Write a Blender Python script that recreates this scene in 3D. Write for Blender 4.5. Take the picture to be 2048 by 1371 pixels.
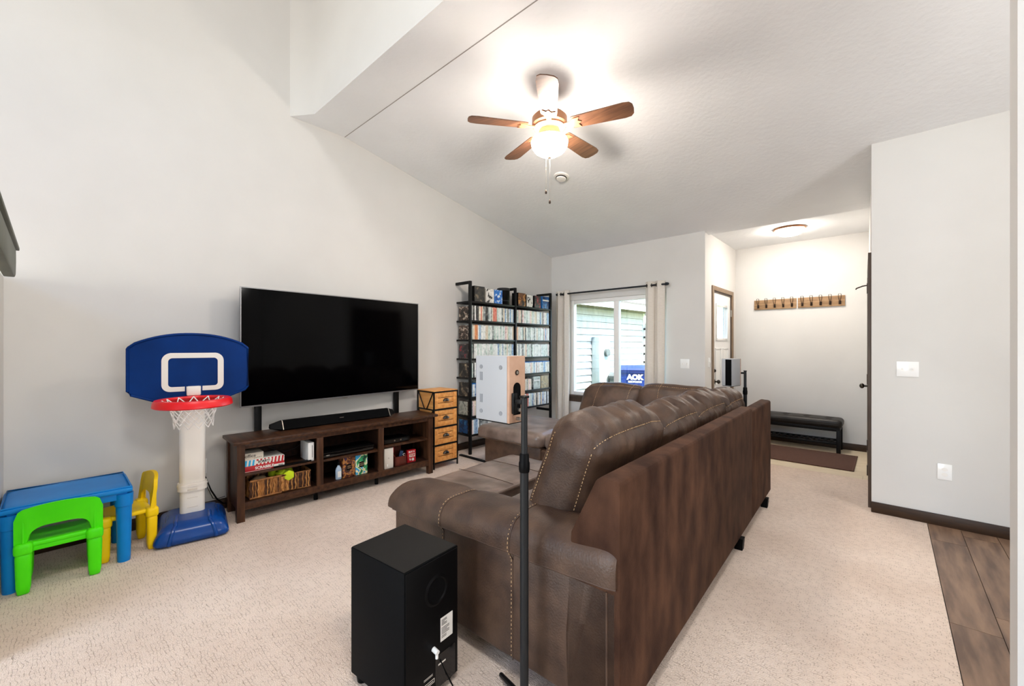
import bpy, bmesh, math, random
from mathutils import Vector, Matrix, noise
for o in list(bpy.data.objects): bpy.data.objects.remove(o)
SC = bpy.context.scene; COL = SC.collection
R = math.radians; PI = math.pi
random.seed(7)

# ------------------------------------------------------------------ camera, world, sun, patio daylight, added fill lamps, exposure
cd = bpy.data.cameras.new('camera'); cam = bpy.data.objects.new('camera', cd); COL.objects.link(cam)
cam.location = (0, 0, 1.40); cam.rotation_euler = (R(90), 0, R(42.113))
cd.sensor_width = 36; cd.lens = 830.764/2048*36; cd.shift_y = 4.5/2048; cd.clip_start = .02; cd.clip_end = 300
SC.camera = cam
SC.view_settings.view_transform = 'Standard'; SC.view_settings.look = 'None'
SC.view_settings.gamma = 1; SC.view_settings.use_curve_mapping = False
SC.view_settings.exposure = 0.78
SC.cycles.use_denoising = True
SC.cycles.max_bounces = 10; SC.cycles.diffuse_bounces = 6; SC.cycles.glossy_bounces = 4; SC.cycles.transparent_max_bounces = 12
SC.cycles.sample_clamp_indirect = 8

wd = bpy.data.worlds.new('sky'); SC.world = wd; wd.use_nodes = True
nt = wd.node_tree; bg = nt.nodes['Background']
sky = nt.nodes.new('ShaderNodeTexSky'); sky.sky_type = 'NISHITA'; sky.sun_disc = False
sky.sun_elevation = R(60); sky.sun_rotation = R(100); sky.altitude = 300
nt.links.new(sky.outputs[0], bg.inputs[0]); bg.inputs[1].default_value = .9

def lamp(name, kind, loc, rot, energy, color=(1, 1, 1), **kw):
    l = bpy.data.lights.new(name, kind); l.energy = energy; l.color = color
    for k, v in kw.items(): setattr(l, k, v)
    o = bpy.data.objects.new(name, l); o.location = loc; o.rotation_euler = rot; COL.objects.link(o); return o
sun = lamp('sun', 'SUN', (6, 4, 12), (R(8), R(31), 0), 12.0, (1, .95, .87), angle=R(.6))
# daylight by the patio door behind the camera, then added fill lamps
lamp('patio_daylight', 'AREA', (-1.2, -4.45, 1.25), (R(90), 0, 0), 62, (.97, .985, 1), shape='RECTANGLE', size=3.2, size_y=2.1)
lamp('upper_rear_fill', 'AREA', (-1.0, -4.45, 4.2), (R(78), 0, 0), 6, (.97, .985, 1), shape='RECTANGLE', size=3.0, size_y=1.4)  # area fill added high at the rear to brighten left wall and upper zone
lamp('right_ceiling_fill', 'POINT', (1.7, 3.2, 2.65), (0, 0, 0), 21, (1, .97, .93), shadow_soft_size=.16)  # point fill added out of view to brighten the ceiling at the right
lamp('overhead_fill', 'AREA', (.2, .1, 5.5), (0, 0, 0), 58, (1, .985, .96), shape='DISK', size=.9)  # added overhead, out of view, to brighten the carpet
lamp('kitchen_side_fill', 'AREA', (3.5, 1.2, 1.6), (R(90), 0, R(90)), 40, (.98, .985, 1), shape='RECTANGLE', size=1.6, size_y=1.2)  # area fill added for the left wall; the wall behind it has no opening

# ------------------------------------------------------------------ materials
def lin(c): return c/12.92 if c <= .04045 else ((c+.055)/1.055)**2.4
def hx(s):
    s = s.lstrip('#'); return tuple(lin(int(s[i:i+2], 16)/255) for i in (0, 2, 4))+(1,)
MATS = {}
def mat(name, c1, c2=None, rough=.6, metal=0, scale=8., stretch=(1, 1, 1), bump=0, bscale=None, detail=4, emit=None, estr=0, coat=0, lo=.35, hi=.65, spec=.5, coord='Object', sheen=0, rand=0):
    m = bpy.data.materials.new(name); m.use_nodes = True; n = m.node_tree.nodes; L = m.node_tree.links
    b = n['Principled BSDF']; b.inputs['Roughness'].default_value = rough; b.inputs['Metallic'].default_value = metal
    b.inputs['Specular IOR Level'].default_value = spec
    if coat: b.inputs['Coat Weight'].default_value = coat; b.inputs['Coat Roughness'].default_value = .1
    if sheen: b.inputs['Sheen Weight'].default_value = sheen; b.inputs['Sheen Roughness'].default_value = .4
    c1 = hx(c1) if isinstance(c1, str) else c1; c2 = c1 if c2 is None else (hx(c2) if isinstance(c2, str) else c2)
    tc = n.new('ShaderNodeTexCoord'); mp = n.new('ShaderNodeMapping'); mp.inputs['Scale'].default_value = stretch
    L.new(tc.outputs[coord], mp.inputs[0]); src = mp.outputs[0]
    if rand:
        oi = n.new('ShaderNodeObjectInfo'); ad = n.new('ShaderNodeVectorMath'); ad.operation = 'ADD'
        mu = n.new('ShaderNodeMath'); mu.operation = 'MULTIPLY'; mu.inputs[1].default_value = 37.
        L.new(oi.outputs['Random'], mu.inputs[0]); L.new(src, ad.inputs[0]); L.new(mu.outputs[0], ad.inputs[1]); src = ad.outputs[0]
    nz = n.new('ShaderNodeTexNoise'); nz.inputs['Scale'].default_value = scale; nz.inputs['Detail'].default_value = detail
    L.new(src, nz.inputs['Vector'])
    rp = n.new('ShaderNodeValToRGB'); rp.color_ramp.elements[0].position = lo; rp.color_ramp.elements[1].position = hi
    rp.color_ramp.elements[0].color = c1; rp.color_ramp.elements[1].color = c2
    L.new(nz.outputs['Fac'], rp.inputs[0]); L.new(rp.outputs[0], b.inputs['Base Color'])
    if bump:
        bz = n.new('ShaderNodeTexNoise'); bz.inputs['Scale'].default_value = bscale or scale*6; bz.inputs['Detail'].default_value = 3
        L.new(src, bz.inputs['Vector']); bp = n.new('ShaderNodeBump'); bp.inputs['Strength'].default_value = bump; bp.inputs['Distance'].default_value = .01
        L.new(bz.outputs['Fac'], bp.inputs['Height']); L.new(bp.outputs[0], b.inputs['Normal'])
    if emit: b.inputs['Emission Color'].default_value = hx(emit); b.inputs['Emission Strength'].default_value = estr
    MATS[name] = m; return m
mat('wall', '#d2d0cc', '#d6d4d0', rough=.9, scale=2, bump=.03, bscale=120, spec=.2)
mat('ceiling', '#e9eaeb', '#edeeef', rough=.95, scale=2, bump=.25, bscale=28, spec=.1)
mat('white_trim', '#f0efec', rough=.4)
mat('dark_trim', '#2e1e12', '#3c2817', rough=.45, spec=.3, scale=3, stretch=(3, 3, 30))
mat('casing', '#7c6650', '#8d765e', rough=.5, scale=4, stretch=(20, 20, 2))
mat('casing_dark', '#46362a', '#564437', rough=.5, scale=4, stretch=(20, 20, 2))
mat('vinyl', '#cdbb9d', '#e0d2b8', rough=.5, scale=3, stretch=(2, 14, 1), rand=1)
mat('plank', '#5e483a', '#8c705a', rough=.42, scale=2.2, stretch=(9, 1.2, 1), rand=1, detail=8, bump=.05)
mat('joint', '#33271f', rough=.9)
mat('suede', '#35241c', '#5b4434', rough=.46, scale=9, detail=12, bump=.2, bscale=120, lo=.28, hi=.74, spec=.45)
mat('suede_back', '#301d15', '#593d2d', rough=.75, scale=4.5, stretch=(1.8, 1.8, .9), detail=14, bump=.2, bscale=140, lo=.32, hi=.72, spec=.12)
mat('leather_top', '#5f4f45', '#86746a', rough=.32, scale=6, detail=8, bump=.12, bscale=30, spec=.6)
mat('stitch', '#c9a77c', rough=.8)
mat('black', '#060607', rough=.5, spec=.1); mat('black_wood', '#060505', '#0c0a09', rough=.45, scale=30, stretch=(1, 12, 1), bump=.05, spec=.3)
mat('black_gloss', '#050506', rough=.12); mat('black_metal', '#0a0b0c', rough=.42, metal=.2, spec=.3)
mat('pole_grey', '#17191b', rough=.5, spec=.35)
mat('sub_side', '#070809', '#0a0b0d', rough=.6, scale=60, spec=.06)
mat('screen', '#010102', rough=.08, spec=.12)
mat('bezel', '#9a9a9c', rough=.3, metal=.8)
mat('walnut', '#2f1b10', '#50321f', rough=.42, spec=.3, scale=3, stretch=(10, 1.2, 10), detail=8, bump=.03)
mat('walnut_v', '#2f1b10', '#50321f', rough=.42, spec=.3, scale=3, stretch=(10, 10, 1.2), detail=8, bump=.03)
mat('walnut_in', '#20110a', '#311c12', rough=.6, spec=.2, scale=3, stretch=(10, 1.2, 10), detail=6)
mat('pine', '#cf8741', '#e5a55c', rough=.5, scale=2.5, stretch=(14, 1.5, 14), detail=7, rand=1)
mat('pewter', '#46413b', rough=.28, metal=.9); mat('nickel', '#a9a39a', rough=.28, metal=.9); mat('bronze', '#3a2d25', rough=.4, metal=.7)
mat('copper', '#b98563', rough=.35, metal=.6)
mat('blade', '#5a3a28', '#7b543b', rough=.45, scale=3, stretch=(1.5, 14, 1), detail=7)
mat('white_plastic', '#ece9e3', rough=.4); mat('white_gloss', '#f2f2f0', rough=.2)
mat('offwhite', '#d8d2c8', rough=.6)
mat('kid_blue', '#0a78c6', '#0d86d6', rough=.38, scale=3, spec=.2); mat('kid_green', '#48e00a', '#54ea12', rough=.38, scale=3, spec=.2); mat('kid_yellow', '#f0c602', '#f8d20c', rough=.38, scale=3, spec=.25)
mat('hoop_blue', '#032a66', '#043276', rough=.45, scale=4, spec=.1); mat('hoop_base', '#063a82', '#084594', rough=.25, scale=4, spec=.35); mat('hoop_red', '#e20a18', rough=.35); mat('net', '#eeeeec', rough=.8)
mat('curtain', '#d8d0c5', '#e2dbd1', rough=.9, scale=30, stretch=(1, 1, 8)); mat('rod', '#23262c', rough=.4, metal=.5)
mat('wicker', '#5a3217', '#b57a3d', rough=.7, scale=22, detail=5, lo=.3, hi=.7, stretch=(1, 1, .35), bump=.2)
mat('wicker_dark', '#2e170a', '#5a3418', rough=.7, scale=40); mat('wicker_light', '#a86a30', '#d09a58', rough=.6, scale=40); mat('tennis', '#c9e021', rough=.9, bump=.2, bscale=90); mat('beige', '#b59a7a', rough=.8)
mat('coat_wood', '#8a6a48', '#a98660', rough=.6, scale=3, stretch=(2, 10, 18), detail=7)
mat('rug', '#4a3026', '#624336', rough=.95, scale=14, stretch=(2, 30, 1), bump=.3, bscale=70)
mat('bench_leather', '#16120f', '#241f1a', rough=.42, scale=8, bump=.04, spec=.35); mat('bench_wood', '#0b0807', rough=.45, spec=.2)
mat('siding', '#b3b3b2', '#bdbdbb', rough=.85, scale=3, stretch=(1, 3, 1), spec=.2); mat('soffit', '#5d5438', '#6d6346', rough=.9, scale=30)
mat('fascia', '#e4e4e2', rough=.6); mat('meter', '#8d9899', rough=.6); mat('bin_blue', '#062a70', rough=.45); mat('bin_grey', '#4b524f', rough=.6)
mat('grass', '#5d7343', '#7d8f5a', rough=1, scale=6); mat('roof', '#57524d', '#6a645f', rough=.95, scale=12)
mat('ink', '#1a1a1c', rough=.7); mat('paper', '#e6e4de', rough=.7); mat('red_box', '#b3121f', rough=.5); mat('grey_box', '#cfc8ba', rough=.6); mat('cyan_print', '#22a3d8', rough=.5)
mat('mahogany', '#4a1b12', '#61261a', rough=.35, scale=4, stretch=(8, 8, 1)); mat('blue_keys', '#3b5a8a', rough=.5)
mat('glass_blue', '#a9bcd0', rough=.15, spec=.6); mat('rail', '#4b4d40', '#5b5d4e', rough=.5, scale=4)
mat('spk_side', '#a9abae', rough=.45); mat('spk_back', '#b9937a', '#c29d84', rough=.4, scale=20); mat('spk_pad', '#83868a', rough=.7)
mat('cloth_black', '#060607', rough=.9, spec=.1)
# carpet: cut-and-loop pile with short dark dashes between the loops
def carpet():
    m = mat('carpet', '#d8c4b4', '#e6d4c5', rough=1, scale=1.3, detail=3, spec=.1); n = m.node_tree.nodes; L = m.node_tree.links; b = n['Principled BSDF']
    tc = n.new('ShaderNodeTexCoord'); base = b.inputs['Base Color'].links[0].from_socket
    dist = n.new('ShaderNodeTexNoise'); dist.inputs['Scale'].default_value = 18; L.new(tc.outputs['Object'], dist.inputs['Vector'])
    mv = n.new('ShaderNodeMix'); mv.data_type = 'VECTOR'; mv.inputs[0].default_value = .035
    L.new(tc.outputs['Object'], mv.inputs[4]); L.new(dist.outputs['Color'], mv.inputs[5])
    br = n.new('ShaderNodeTexBrick'); br.inputs['Scale'].default_value = 22; br.inputs['Mortar Size'].default_value = .03; br.inputs['Mortar Smooth'].default_value = .6
    br.inputs['Brick Width'].default_value = .5; br.inputs['Row Height'].default_value = .3
    L.new(mv.outputs[1], br.inputs['Vector'])
    nz = n.new('ShaderNodeTexNoise'); nz.inputs['Scale'].default_value = 30; nz.inputs['Detail'].default_value = 2; L.new(tc.outputs['Object'], nz.inputs['Vector'])
    rp = n.new('ShaderNodeValToRGB'); rp.color_ramp.elements[0].position = .42; rp.color_ramp.elements[1].position = .6; L.new(nz.outputs['Fac'], rp.inputs[0])
    mk = n.new('ShaderNodeMath'); mk.operation = 'MULTIPLY'; L.new(br.outputs['Fac'], mk.inputs[0]); L.new(rp.outputs[0], mk.inputs[1])
    mx = n.new('ShaderNodeMix'); mx.data_type = 'RGBA'; mx.inputs[7].default_value = hx('#7d6554')
    ms = n.new('ShaderNodeMath'); ms.operation = 'MULTIPLY'; ms.inputs[1].default_value = .52; L.new(mk.outputs[0], ms.inputs[0])
    L.new(ms.outputs[0], mx.inputs[0]); L.new(base, mx.inputs[6]); L.new(mx.outputs[2], b.inputs['Base Color'])
    fz = n.new('ShaderNodeTexNoise'); fz.inputs['Scale'].default_value = 170; L.new(tc.outputs['Object'], fz.inputs['Vector'])
    sb = n.new('ShaderNodeMath'); sb.operation = 'SUBTRACT'; L.new(fz.outputs['Fac'], sb.inputs[0]); L.new(mk.outputs[0], sb.inputs[1])
    bp = n.new('ShaderNodeBump'); bp.inputs['Strength'].default_value = .55; bp.inputs['Distance'].default_value = .01; L.new(sb.outputs[0], bp.inputs['Height']); L.new(bp.outputs[0], b.inputs['Normal'])
carpet()
def thin_glass(name, tint=(.96, .98, .98, 1), refl=.06):
    m = bpy.data.materials.new(name); m.use_nodes = True; n = m.node_tree.nodes; L = m.node_tree.links; n.remove(n['Principled BSDF'])
    t = n.new('ShaderNodeBsdfTransparent'); t.inputs[0].default_value = tint; g = n.new('ShaderNodeBsdfGlossy'); g.inputs['Roughness'].default_value = .03
    x = n.new('ShaderNodeMixShader'); x.inputs[0].default_value = refl; L.new(t.outputs[0], x.inputs[1]); L.new(g.outputs[0], x.inputs[2]); L.new(x.outputs[0], n['Material Output'].inputs[0]); MATS[name] = m
thin_glass('glass')
def glow(name, col, s):
    m = bpy.data.materials.new(name); m.use_nodes = True; b = m.node_tree.nodes['Principled BSDF']
    b.inputs['Base Color'].default_value = hx('#fff6ea'); b.inputs['Emission Color'].default_value = hx(col); b.inputs['Emission Strength'].default_value = s; b.inputs['Roughness'].default_value = .3; MATS[name] = m
glow('bowl', '#fff3e6', 66.); glow('flush_bowl', '#fff6ec', 58.)
# printed covers: patches of several colours
def cover(name, cols, scale=14, seed=0, rough=.4):
    m = bpy.data.materials.new(name); m.use_nodes = True; n = m.node_tree.nodes; L = m.node_tree.links; b = n['Principled BSDF']; b.inputs['Roughness'].default_value = rough
    tc = n.new('ShaderNodeTexCoord'); mp = n.new('ShaderNodeMapping'); mp.inputs['Location'].default_value = (seed*3.1, seed*1.7, seed)
    nz = n.new('ShaderNodeTexNoise'); nz.inputs['Scale'].default_value = scale; nz.inputs['Detail'].default_value = 5; nz.inputs['Distortion'].default_value = .6
    oi = n.new('ShaderNodeObjectInfo'); ad = n.new('ShaderNodeVectorMath'); mu = n.new('ShaderNodeMath'); mu.operation = 'MULTIPLY'; mu.inputs[1].default_value = 29
    L.new(tc.outputs['Object'], mp.inputs[0]); L.new(oi.outputs['Random'], mu.inputs[0]); L.new(mp.outputs[0], ad.inputs[0]); L.new(mu.outputs[0], ad.inputs[1]); L.new(ad.outputs[0], nz.inputs['Vector'])
    rp = n.new('ShaderNodeValToRGB'); rp.color_ramp.interpolation = 'CONSTANT' if len(cols) > 3 else 'LINEAR'
    e = rp.color_ramp.elements; k = len(cols); e[0].position = .3; e[0].color = hx(cols[0]); e[1].position = .7; e[1].color = hx(cols[-1])
    for i, c in enumerate(cols[1:-1]): q = e.new(.3+.4*(i+1)/(k-1)); q.color = hx(c)
    L.new(nz.outputs['Fac'], rp.inputs[0]); L.new(rp.outputs[0], b.inputs['Base Color']); MATS[name] = m
cover('sp_white', ['#b9c4bf', '#e9ecea', '#f6f6f4'], 22); cover('sp_mint', ['#7d9a90', '#c8d8d0', '#e4ece8'], 20, 1); cover('sp_grey', ['#4b5254', '#8d9595', '#c9cccb'], 22, 2)
cover('sp_dark', ['#121416', '#2c2f31', '#8a8580'], 18, 3); cover('sp_red', ['#d8705c', '#e58f7c', '#c24a3c'], 16, 4); cover('sp_cream', ['#e6dcc6', '#d9c9b4', '#f3eee2'], 18, 5)
cover('sp_orange', ['#c9733c', '#e29a63', '#a85a30'], 14, 6); cover('sp_blue', ['#5f8ab8', '#a9c4de', '#3c5f96'], 18, 7); cover('sp_pink', ['#dcb7b3', '#efdcd8', '#c98f8d'], 18, 8)
cover('cov_dark', ['#0f0e0d', '#2a251f', '#6b5d4a', '#cbb894'], 16, 1); cover('cov_white', ['#efece8', '#d9d5d0', '#2a2828', '#f2f0ee'], 14, 2); cover('cov_blue', ['#0f4ea8', '#2f7bd0', '#dfe9f2', '#15395f'], 18, 3)
cover('cov_amber', ['#23160f', '#6b4021', '#b98040', '#e0c088'], 15, 4); cover('cov_red', ['#151416', '#3a3436', '#8f2a2f', '#b8b0ac'], 18, 5); cover('cov_navy', ['#0b2c57', '#14508f', '#3b86c4', '#cfe0ec'], 12, 6)
cover('cov_art1', ['#1a0f0e', '#5a2c22', '#b0763a', '#3c2a50', '#d9b45c'], 26, 7); cover('cov_art2', ['#0d3a2c', '#2f9a63', '#e8e2b8', '#3aa6d8', '#10241c'], 16, 8); cover('cov_side', ['#1c1714', '#4a3a30', '#b9aa98', '#7a3028'], 24, 9)
cover('cov_silver', ['#8f9a94', '#c9d0ca', '#5d6660'], 14, 10); cover('cov_tan', ['#8a7a62', '#b8a482', '#5f6a70'], 14, 11)
def M(n): return MATS[n]

# ------------------------------------------------------------------ mesh helpers
class B:
    def __init__(s): s.bm = bmesh.new(); s.mi = 0
    def _mark(s, fs):
        for f in fs: f.material_index = s.mi
    def box(s, x0, x1, y0, y1, z0, z1, bev=0, seg=2, mtx=None):
        vs = [s.bm.verts.new((x, y, z)) for x in (x0, x1) for y in (y0, y1) for z in (z0, z1)]
        q = [(0, 1, 3, 2), (4, 6, 7, 5), (0, 4, 5, 1), (2, 3, 7, 6), (0, 2, 6, 4), (1, 5, 7, 3)]
        fs = [s.bm.faces.new([vs[i] for i in f]) for f in q]; s._mark(fs)
        if bev:
            es = list({e for f in fs for e in f.edges})
            r = bmesh.ops.bevel(s.bm, geom=es, offset=bev, segments=seg, profile=.5, affect='EDGES'); s._mark(r['faces'])
            vs = list({v for v in r['verts']} | {v for v in vs if v.is_valid})
        if mtx is not None: bmesh.ops.transform(s.bm, matrix=mtx, verts=[v for v in vs if v.is_valid])
        return s
    def ring(s, c, n, r, k, up=None):
        c = Vector(c); n = Vector(n).normalized(); a = Vector(up) if up else (Vector((0, 0, 1)) if abs(n.z) < .9 else Vector((1, 0, 0)))
        u = n.cross(a).normalized(); w = n.cross(u)
        return [s.bm.verts.new(c+(u*math.cos(2*PI*i/k)+w*math.sin(2*PI*i/k))*r) for i in range(k)]
    def bridge(s, a, b, cl=True):
        k = len(a)
        for i in range(k if cl else k-1): s._mark([s.bm.faces.new((a[i], a[(i+1) % k], b[(i+1) % k], b[i]))])
    def cap(s, r):
        try: s._mark([s.bm.faces.new(r)])
        except ValueError: pass
    def cyl(s, p0, p1, r0, r1=None, k=16, caps=True):
        p0, p1 = Vector(p0), Vector(p1); n = p1-p0; a = s.ring(p0, n, r0, k); b = s.ring(p1, n, r0 if r1 is None else r1, k); s.bridge(a, b)
        if caps: s.cap(a); s.cap(b)
        return s
    def tube(s, pts, r, k=8, closed=False, caps=True):
        pts = [Vector(p) for p in pts]; N = len(pts); rs = []
        for i, p in enumerate(pts):
            t = (pts[(i+1) % N]-pts[i-1]) if closed else (pts[min(i+1, N-1)]-pts[max(i-1, 0)])
            t.normalize(); a = Vector((0, 0, 1)) if abs(t.z) < .95 else Vector((0, 1, 0))
            u = t.cross(a).normalized(); w = t.cross(u)
            if rs and False: pass
            rr = r[i] if isinstance(r, (list, tuple)) else r
            ring = [p+(u*math.cos(2*PI*j/k)+w*math.sin(2*PI*j/k))*rr for j in range(k)]
            if rs:                                   # keep rings aligned
                prev = rs[-1]; best = min(range(k), key=lambda o: (ring[o]-prev[0].co).length)
                ring = ring[best:]+ring[:best]
            rs.append([s.bm.verts.new(v) for v in ring])
        for i in range(N-1): s.bridge(rs[i], rs[i+1])
        if closed: s.bridge(rs[-1], rs[0])
        elif caps: s.cap(rs[0]); s.cap(rs[-1])
        return s
    def lathe(s, prof, c=(0, 0, 0), k=32, sx=1, sy=1):
        rings = []
        for r, z in prof:
            if r < 1e-5: rings.append([s.bm.verts.new((c[0], c[1], c[2]+z))])
            else: rings.append([s.bm.verts.new((c[0]+sx*r*math.cos(2*PI*i/k), c[1]+sy*r*math.sin(2*PI*i/k), c[2]+z)) for i in range(k)])
        for a, b in zip(rings, rings[1:]):
            for i in range(k):
                j = (i+1) % k
                if len(a) == 1 and len(b) == 1: continue
                if len(a) == 1: f = s.bm.faces.new((a[0], b[i], b[j]))
                elif len(b) == 1: f = s.bm.faces.new((a[i], b[0], a[j]))
                else: f = s.bm.faces.new((a[i], b[i], b[j], a[j]))
                s._mark([f])
        return s
    def prism(s, poly, ax, a0, a1, bev=0):
        def P(u, v, t): return {'x': (t, u, v), 'y': (u, t, v), 'z': (u, v, t)}[ax]
        A = [s.bm.verts.new(P(u, v, a0)) for u, v in poly]; Bv = [s.bm.verts.new(P(u, v, a1)) for u, v in poly]
        n0 = len(s.bm.faces); s.bridge(A, Bv); s.cap(A); s.cap(Bv)
        if bev:
            s.bm.faces.ensure_lookup_table(); fs = [f for f in s.bm.faces if all(v in set(A+Bv) for v in f.verts)]
            r = bmesh.ops.bevel(s.bm, geom=list({e for f in fs for e in f.edges}), offset=bev, segments=2, profile=.5, affect='EDGES'); s._mark(r['faces'])
        return s
    def grid(s, f, nu, nv, wrap_u=False, wrap_v=False):
        V = [[s.bm.verts.new(f(i/(nu if wrap_u else nu-1), j/(nv if wrap_v else nv-1))) for j in range(nv)] for i in range(nu)]
        for i in range(nu if wrap_u else nu-1):
            for j in range(nv if wrap_v else nv-1):
                s._mark([s.bm.faces.new((V[i][j], V[(i+1) % nu][j], V[(i+1) % nu][(j+1) % nv], V[i][(j+1) % nv]))])
        return V
    def soft(s, fn, n=12):
        """cube of n cuts a side, every point sent through fn"""
        m = n+1; V = {}
        def gv(*c):
            if c not in V: V[c] = s.bm.verts.new(fn(Vector([2*k/m-1 for k in c])))
            return V[c]
        for ax in range(3):
            for sd in (0, m):
                for i in range(m):
                    for j in range(m):
                        q = []
                        for di, dj in ((0, 0), (1, 0), (1, 1), (0, 1)):
                            c = [0, 0, 0]; c[ax] = sd; c[(ax+1) % 3] = i+di; c[(ax+2) % 3] = j+dj; q.append(gv(*c))
                        s._mark([s.bm.faces.new(q if sd else q[::-1])])
        return s
    def sphere(s, c, r, sc=(1, 1, 1), k=16):
        bmesh.ops.create_uvsphere(s.bm, u_segments=k, v_segments=k//2+2, radius=r, matrix=Matrix.Translation(c) @ Matrix.Diagonal((*sc, 1))); return s
    def mesh(s, name, sharp=38, flip=True):
        if flip: bmesh.ops.recalc_face_normals(s.bm, faces=s.bm.faces)
        for e in s.bm.edges:
            if len(e.link_faces) == 2 and e.calc_face_angle(0) > R(sharp): e.smooth = False
        for f in s.bm.faces: f.smooth = True
        me = bpy.data.meshes.new(name); s.bm.to_mesh(me); s.bm.free(); return me
    def build(s, name, m, parent=None, label=None, sharp=38):
        me = s.mesh(name, sharp)
        for x in (m if isinstance(m, (list, tuple)) else [m]): me.materials.append(M(x))
        return link(name, me, parent, label)
def link(name, me, parent=None, label=None):
    o = bpy.data.objects.new(name, me); COL.objects.link(o)
    if parent is not None: o.parent = parent
    if label: o['label'] = label
    return o
def tag(o, label, cat, group=None, kind=None):
    o['label'] = label; o['category'] = cat
    if group: o['group'] = group
    if kind: o['kind'] = kind
    return o
def thing(name, label, cat, loc=(0, 0, 0), rz=0, group=None):
    o = bpy.data.objects.new(name, None); COL.objects.link(o); o.empty_display_size = .05
    o.location = loc; o.rotation_euler = (0, 0, rz); return tag(o, label, cat, group)
def struct(o, label=None):
    o['kind'] = 'structure'
    if label: o['label'] = label
    return o
def bx(name, m, x0, x1, y0, y1, z0, z1, parent=None, bev=0, label=None, seg=2):
    return B().box(x0, x1, y0, y1, z0, z1, bev, seg).build(name, m, parent, label)
def text(body, size, mtx, m, parent, name='lettering', ext=.0006, sx=1, bold=0, align='CENTER'):
    c = bpy.data.curves.new('t', 'FONT'); c.body = body; c.size = size; c.align_x = align; c.align_y = 'CENTER'; c.extrude = ext; c.offset = bold; c.resolution_u = 3
    o = bpy.data.objects.new('t', c); COL.objects.link(o); bpy.context.view_layer.update()
    me = bpy.data.meshes.new_from_object(o.evaluated_get(bpy.context.evaluated_depsgraph_get())); bpy.data.objects.remove(o); bpy.data.curves.remove(c)
    me.transform(mtx @ Matrix.Diagonal((sx, 1, 1, 1))); me.materials.clear(); me.materials.append(M(m)); me.name = name
    return link(name, me, parent)
def facing(loc, xdir, updir=(0, 0, 1)):
    x = Vector(xdir).normalized(); y = Vector(updir).normalized(); z = x.cross(y); y = z.cross(x)
    return Matrix(((x.x, y.x, z.x, loc[0]), (x.y, y.y, z.y, loc[1]), (x.z, y.z, z.z, loc[2]), (0, 0, 0, 1)))
def rbox(half, r, puff=(0, 0, 0), wr=0, wsc=6, seed=0, wdir=(1, 1, 1)):
    """map of the cube [-1,1]^3 to a rounded, puffed, wrinkled cushion"""
    H3 = Vector(half)
    def f(p):
        q = Vector([p[i]*H3[i] for i in range(3)]); inn = Vector([max(-(H3[i]-r), min(H3[i]-r, q[i])) for i in range(3)])
        d = q-inn; L = d.length
        if L > 1e-6:
            m = max(abs(d[i]) for i in range(3)); d = d*(m/L)
        o = inn+d
        for i in range(3):
            j, k = (i+1) % 3, (i+2) % 3
            o[i] += puff[i]*(p[i])*(1-p[j]**2)*(1-p[k]**2) if puff[i] else 0
        if wr:
            s = Vector((o.x*wsc*wdir[0]+seed*5.3, o.y*wsc*wdir[1], o.z*wsc*wdir[2]))
            nv = noise.noise(s)+.5*noise.noise(s*2.1)
            dv = Vector(p); dv.normalize(); o += dv*wr*nv
        return o
    return f
def dashes(b, pts, r=.0016, on=.012, off=.006):
    """broken stitch line along a path"""
    pts = [Vector(p) for p in pts]; pos = 0; seglen = on+off; acc = []; d = 0
    fine = []
    for a, c in zip(pts, pts[1:]):
        L = (c-a).length; k = max(1, int(L/.004))
        for i in range(k): fine.append(a+(c-a)*(i/k))
    fine.append(pts[-1]); run = []
    for a, c in zip(fine, fine[1:]):
        if d % seglen < on: run.append(a)
        else:
            if len(run) > 1: b.tube([run[0], run[len(run)//2], run[-1]] if len(run) > 2 else run, r, 4)
            run = []
        d += (c-a).length
    if len(run) > 1: b.tube(run, r, 4)

# ------------------------------------------------------------------ the room
XL, YB, YR, XE, YE, ZC = -4.24, 5.69, 4.63, -1.76, 7.16, 2.887
ZF, YF0, YF1, ZT = 3.59, 1.667, 2.063, 5.6
struct(bx('floor', 'carpet', XL, .23, -4.6, 5.68, -.12, 0), 'beige patterned cut-and-loop carpet')
fw = struct(bx('floor_wood', 'joint', .23, 3.6, -4.6, YR, -.12, -.006), 'brown wood-look plank floor at the right')
pk = {}
def planks(parent, m, x0, x1, y0, y1, wd_, ln, along, z0, z1, gap=.0015):
    """separate boards laid in staggered rows; along = 'x' or 'y'"""
    a0, a1, c0, c1 = (y0, y1, x0, x1) if along == 'y' else (x0, x1, y0, y1); i = 0; c = c0
    while c < c1-1e-4:
        cc = min(c+wd_, c1); s = a0-ln*random.random()
        while s < a1-1e-4:
            p, q = max(s, a0), min(s+ln, a1)
            if q-p > .01:
                k = (round(cc-c, 3), round(q-p, 3), along)
                if k not in pk:
                    w, l = (cc-c-gap*2), (q-p-gap*2); b = B()
                    if along == 'y': b.box(-w/2, w/2, -l/2, l/2, 0, z1-z0)
                    else: b.box(-l/2, l/2, -w/2, w/2, 0, z1-z0)
                    pk[k] = b.mesh('plank'); pk[k].materials.append(M(m))
                o = link('plank', pk[k], parent); o.location = ((c+cc)/2, (p+q)/2, z0) if along == 'y' else ((p+q)/2, (c+cc)/2, z0)
            s += ln
        c += wd_
planks(fw, 'plank', .232, 1.7, 1.0, YR, .18, 1.22, 'y', -.006, 0)
planks(fw, 'plank', 1.7, 3.6, -4.6, YR, .38, 3, 'y', -.006, 0); planks(fw, 'plank', .232, 1.7, -4.6, 1.0, .367, 3, 'y', -.006, 0)
fe = struct(bx('floor_entry', 'joint', XE-.12, .1, 5.68, YE, -.12, -.004), 'pale wood-look vinyl floor of the entry'); pk.clear()
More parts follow.
